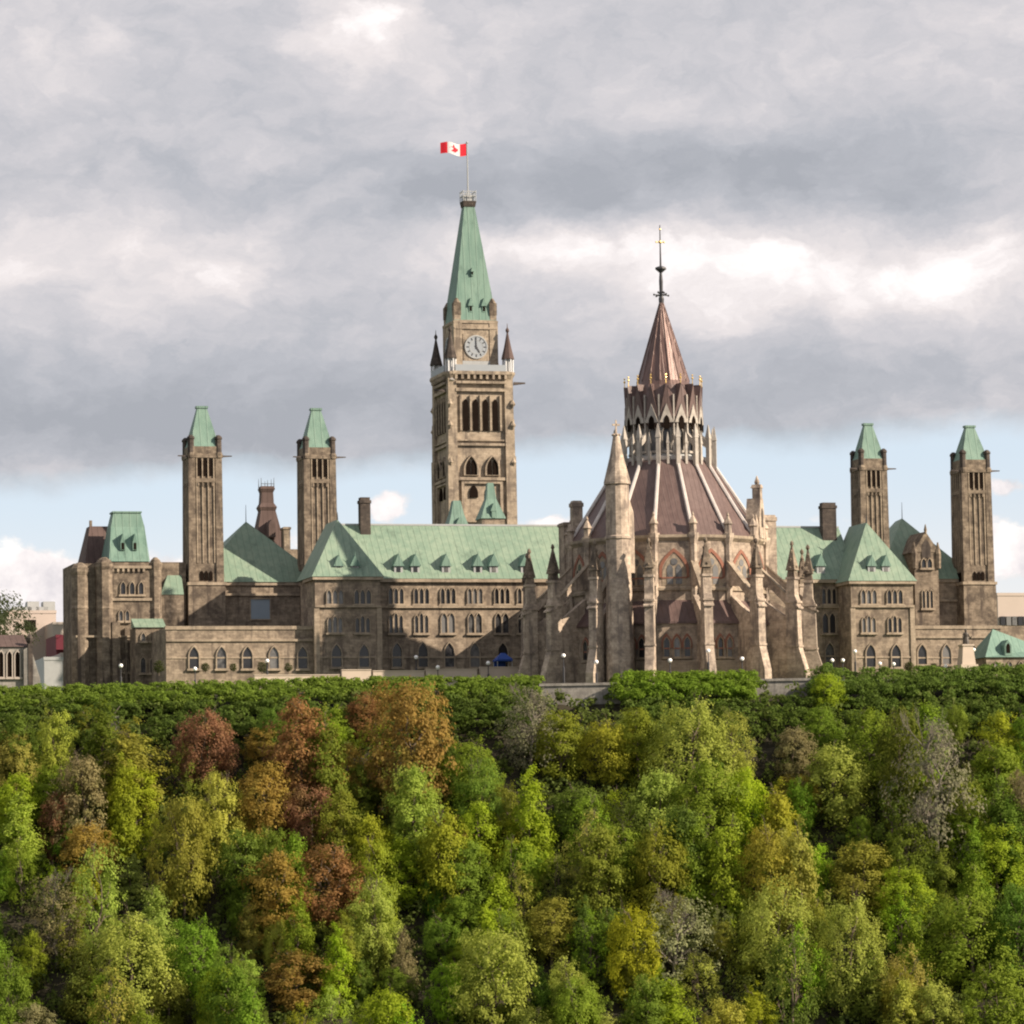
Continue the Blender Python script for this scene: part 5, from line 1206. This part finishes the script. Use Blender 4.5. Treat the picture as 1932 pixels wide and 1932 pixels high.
# hedges along the cliff edge
def hedge(name, xl, xr, top, hpx, Y, dep, col, label, n, seed, cat='hedge'):
    rng = np.random.default_rng(seed); px = rng.uniform(xl, xr, n)
    cl = []
    for x_ in px:
        yt = np.interp(x_, [q[0] for q in top], [q[1] for q in top]); f = rng.uniform(0, 1)**1.0
        y_ = yt + 2 + f*hpx*rng.uniform(.55, 1.0); Yc = Y - f*dep + rng.uniform(-.8, 1.0)
        p = at_y(x_, y_, Yc); cl.append(p)
    cl = np.array(cl); nl = 78; cc = np.repeat(cl, nl, 0); rr = np.repeat(rng.uniform(.45, 1.0, n), nl)
    d = unit(rng.normal(size=(n*nl, 3))+np.array([0, -.3, .3])); p = cc+d*(rr*rng.uniform(.35, 1, n*nl)**.4)[:, None]*np.array([1.25, 1.0, .72])
    nor = unit(d+rng.normal(size=p.shape)*.42+np.array([0, 0, .25]))
    me = quads_mesh(name, p, nor, rng.uniform(.08, .21, len(p)), rng)
    o = bpy.data.objects.new(name, me); COL.objects.link(o); o.color = (*col, 1); tag(o, label, cat, 'hedges along the cliff edge'); return o
HT = [(-40, 1299), (0, 1298), (200, 1292), (400, 1285), (640, 1279), (900, 1277), (1020, 1277), (1160, 1268), (1420, 1265), (1540, 1266), (1560, 1254), (1600, 1267), (1650, 1259), (1700, 1264), (1760, 1256), (1820, 1263), (1880, 1255), (1970, 1260)]
hedge('hedge', -40, 640, HT, 46, 573.5, 4.5, (.15, .225, .03), 'long clipped hedge with sunlit top along the cliff edge at left', 620, 1)
hedge('hedge', 630, 1022, HT, 46, 573.5, 4.5, (.14, .21, .028), 'hedge between the long left hedge and the grey retaining wall', 380, 2)
hedge('hedge', 1158, 1428, HT, 62, 573.0, 5, (.15, .24, .024), 'thick hedge right of the grey retaining wall below the library', 330, 3)
hedge('hedge', 1528, 1975, HT, 62, 573.0, 5, (.11, .175, .03), 'shaggy hedge along the cliff edge at right', 480, 4)
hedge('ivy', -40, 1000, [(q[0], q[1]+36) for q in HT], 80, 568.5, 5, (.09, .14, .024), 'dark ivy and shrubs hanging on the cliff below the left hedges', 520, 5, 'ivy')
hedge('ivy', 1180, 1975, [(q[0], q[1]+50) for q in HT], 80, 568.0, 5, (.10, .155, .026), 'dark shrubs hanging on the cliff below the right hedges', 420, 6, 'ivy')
# brush that covers the whole slope between the trees
rng = np.random.default_rng(9); n = 6600
Yc = rng.uniform(503, 571, n); Xc = rng.uniform(-95, 95, n); Zc = np.array([ground(q) for q in Yc])+rng.uniform(.1, 2.6, n)
cl = np.stack([Xc, Yc, Zc], 1); nl = 26; cc = np.repeat(cl, nl, 0); rr = np.repeat(rng.uniform(.6, 1.3, n), nl)
d = unit(rng.normal(size=(n*nl, 3))+np.array([0, -.3, .4])); p = cc+d*(rr*rng.uniform(.3, 1, n*nl)**.4)[:, None]
me = quads_mesh('undergrowth', p, unit(d+rng.normal(size=p.shape)*.4), rng.uniform(.16, .36, len(p)), rng)
o = bpy.data.objects.new('undergrowth', me); COL.objects.link(o); o.color = (.10, .135, .030, 1); o['kind'] = 'stuff'
# a leafy tree top at the far left edge, beside the annex
o = tree('round', -30, 1110, 1215, 62, (.30, .33, .15), 'grey green tree top cut off by the left edge before the office block'); 
Y_ = 640.0; p = at_y(-26, 1290, Y_); o.location = (p[0], Y_, -2.0); H = at_y(-12, 1112, Y_)[2]+2; o.scale = (H/12, H/12, H/10)
if 'group' in o: del o['group']

# low shrubs at the foot of the walls
for px, wd, nm in ((387, 15, 'dark shrub between the first two pointed windows of the long low block'), (440, 13, 'dark shrub between the second and third pointed windows of the long low block'),
                   (494, 17, 'dark shrub left of the fourth pointed window of the long low block'), (544, 14, 'dark shrub left of the fifth pointed window of the long low block'), (300, 20, 'dark shrub below the porch wing'), (1715, 18, 'dark shrub at the right corner of the right pavilion'), (1762, 14, 'dark shrub between the two windows of the right low block')):
    o = tree('round', px, 1250, 1264, wd, (.06, .075, .022), nm, 'shrub', 'shrubs at the foot of the walls', 'shrub')
    u_, z_ = bp(px, 1262, 21.0); w_ = b2w(u_, 21.0, z_); k_ = wd/FPX*w_[1]; o.location = (w_[0], w_[1], z_-k_*.45); o.scale = (k_/8.6, k_/8.6, k_*1.25/10)
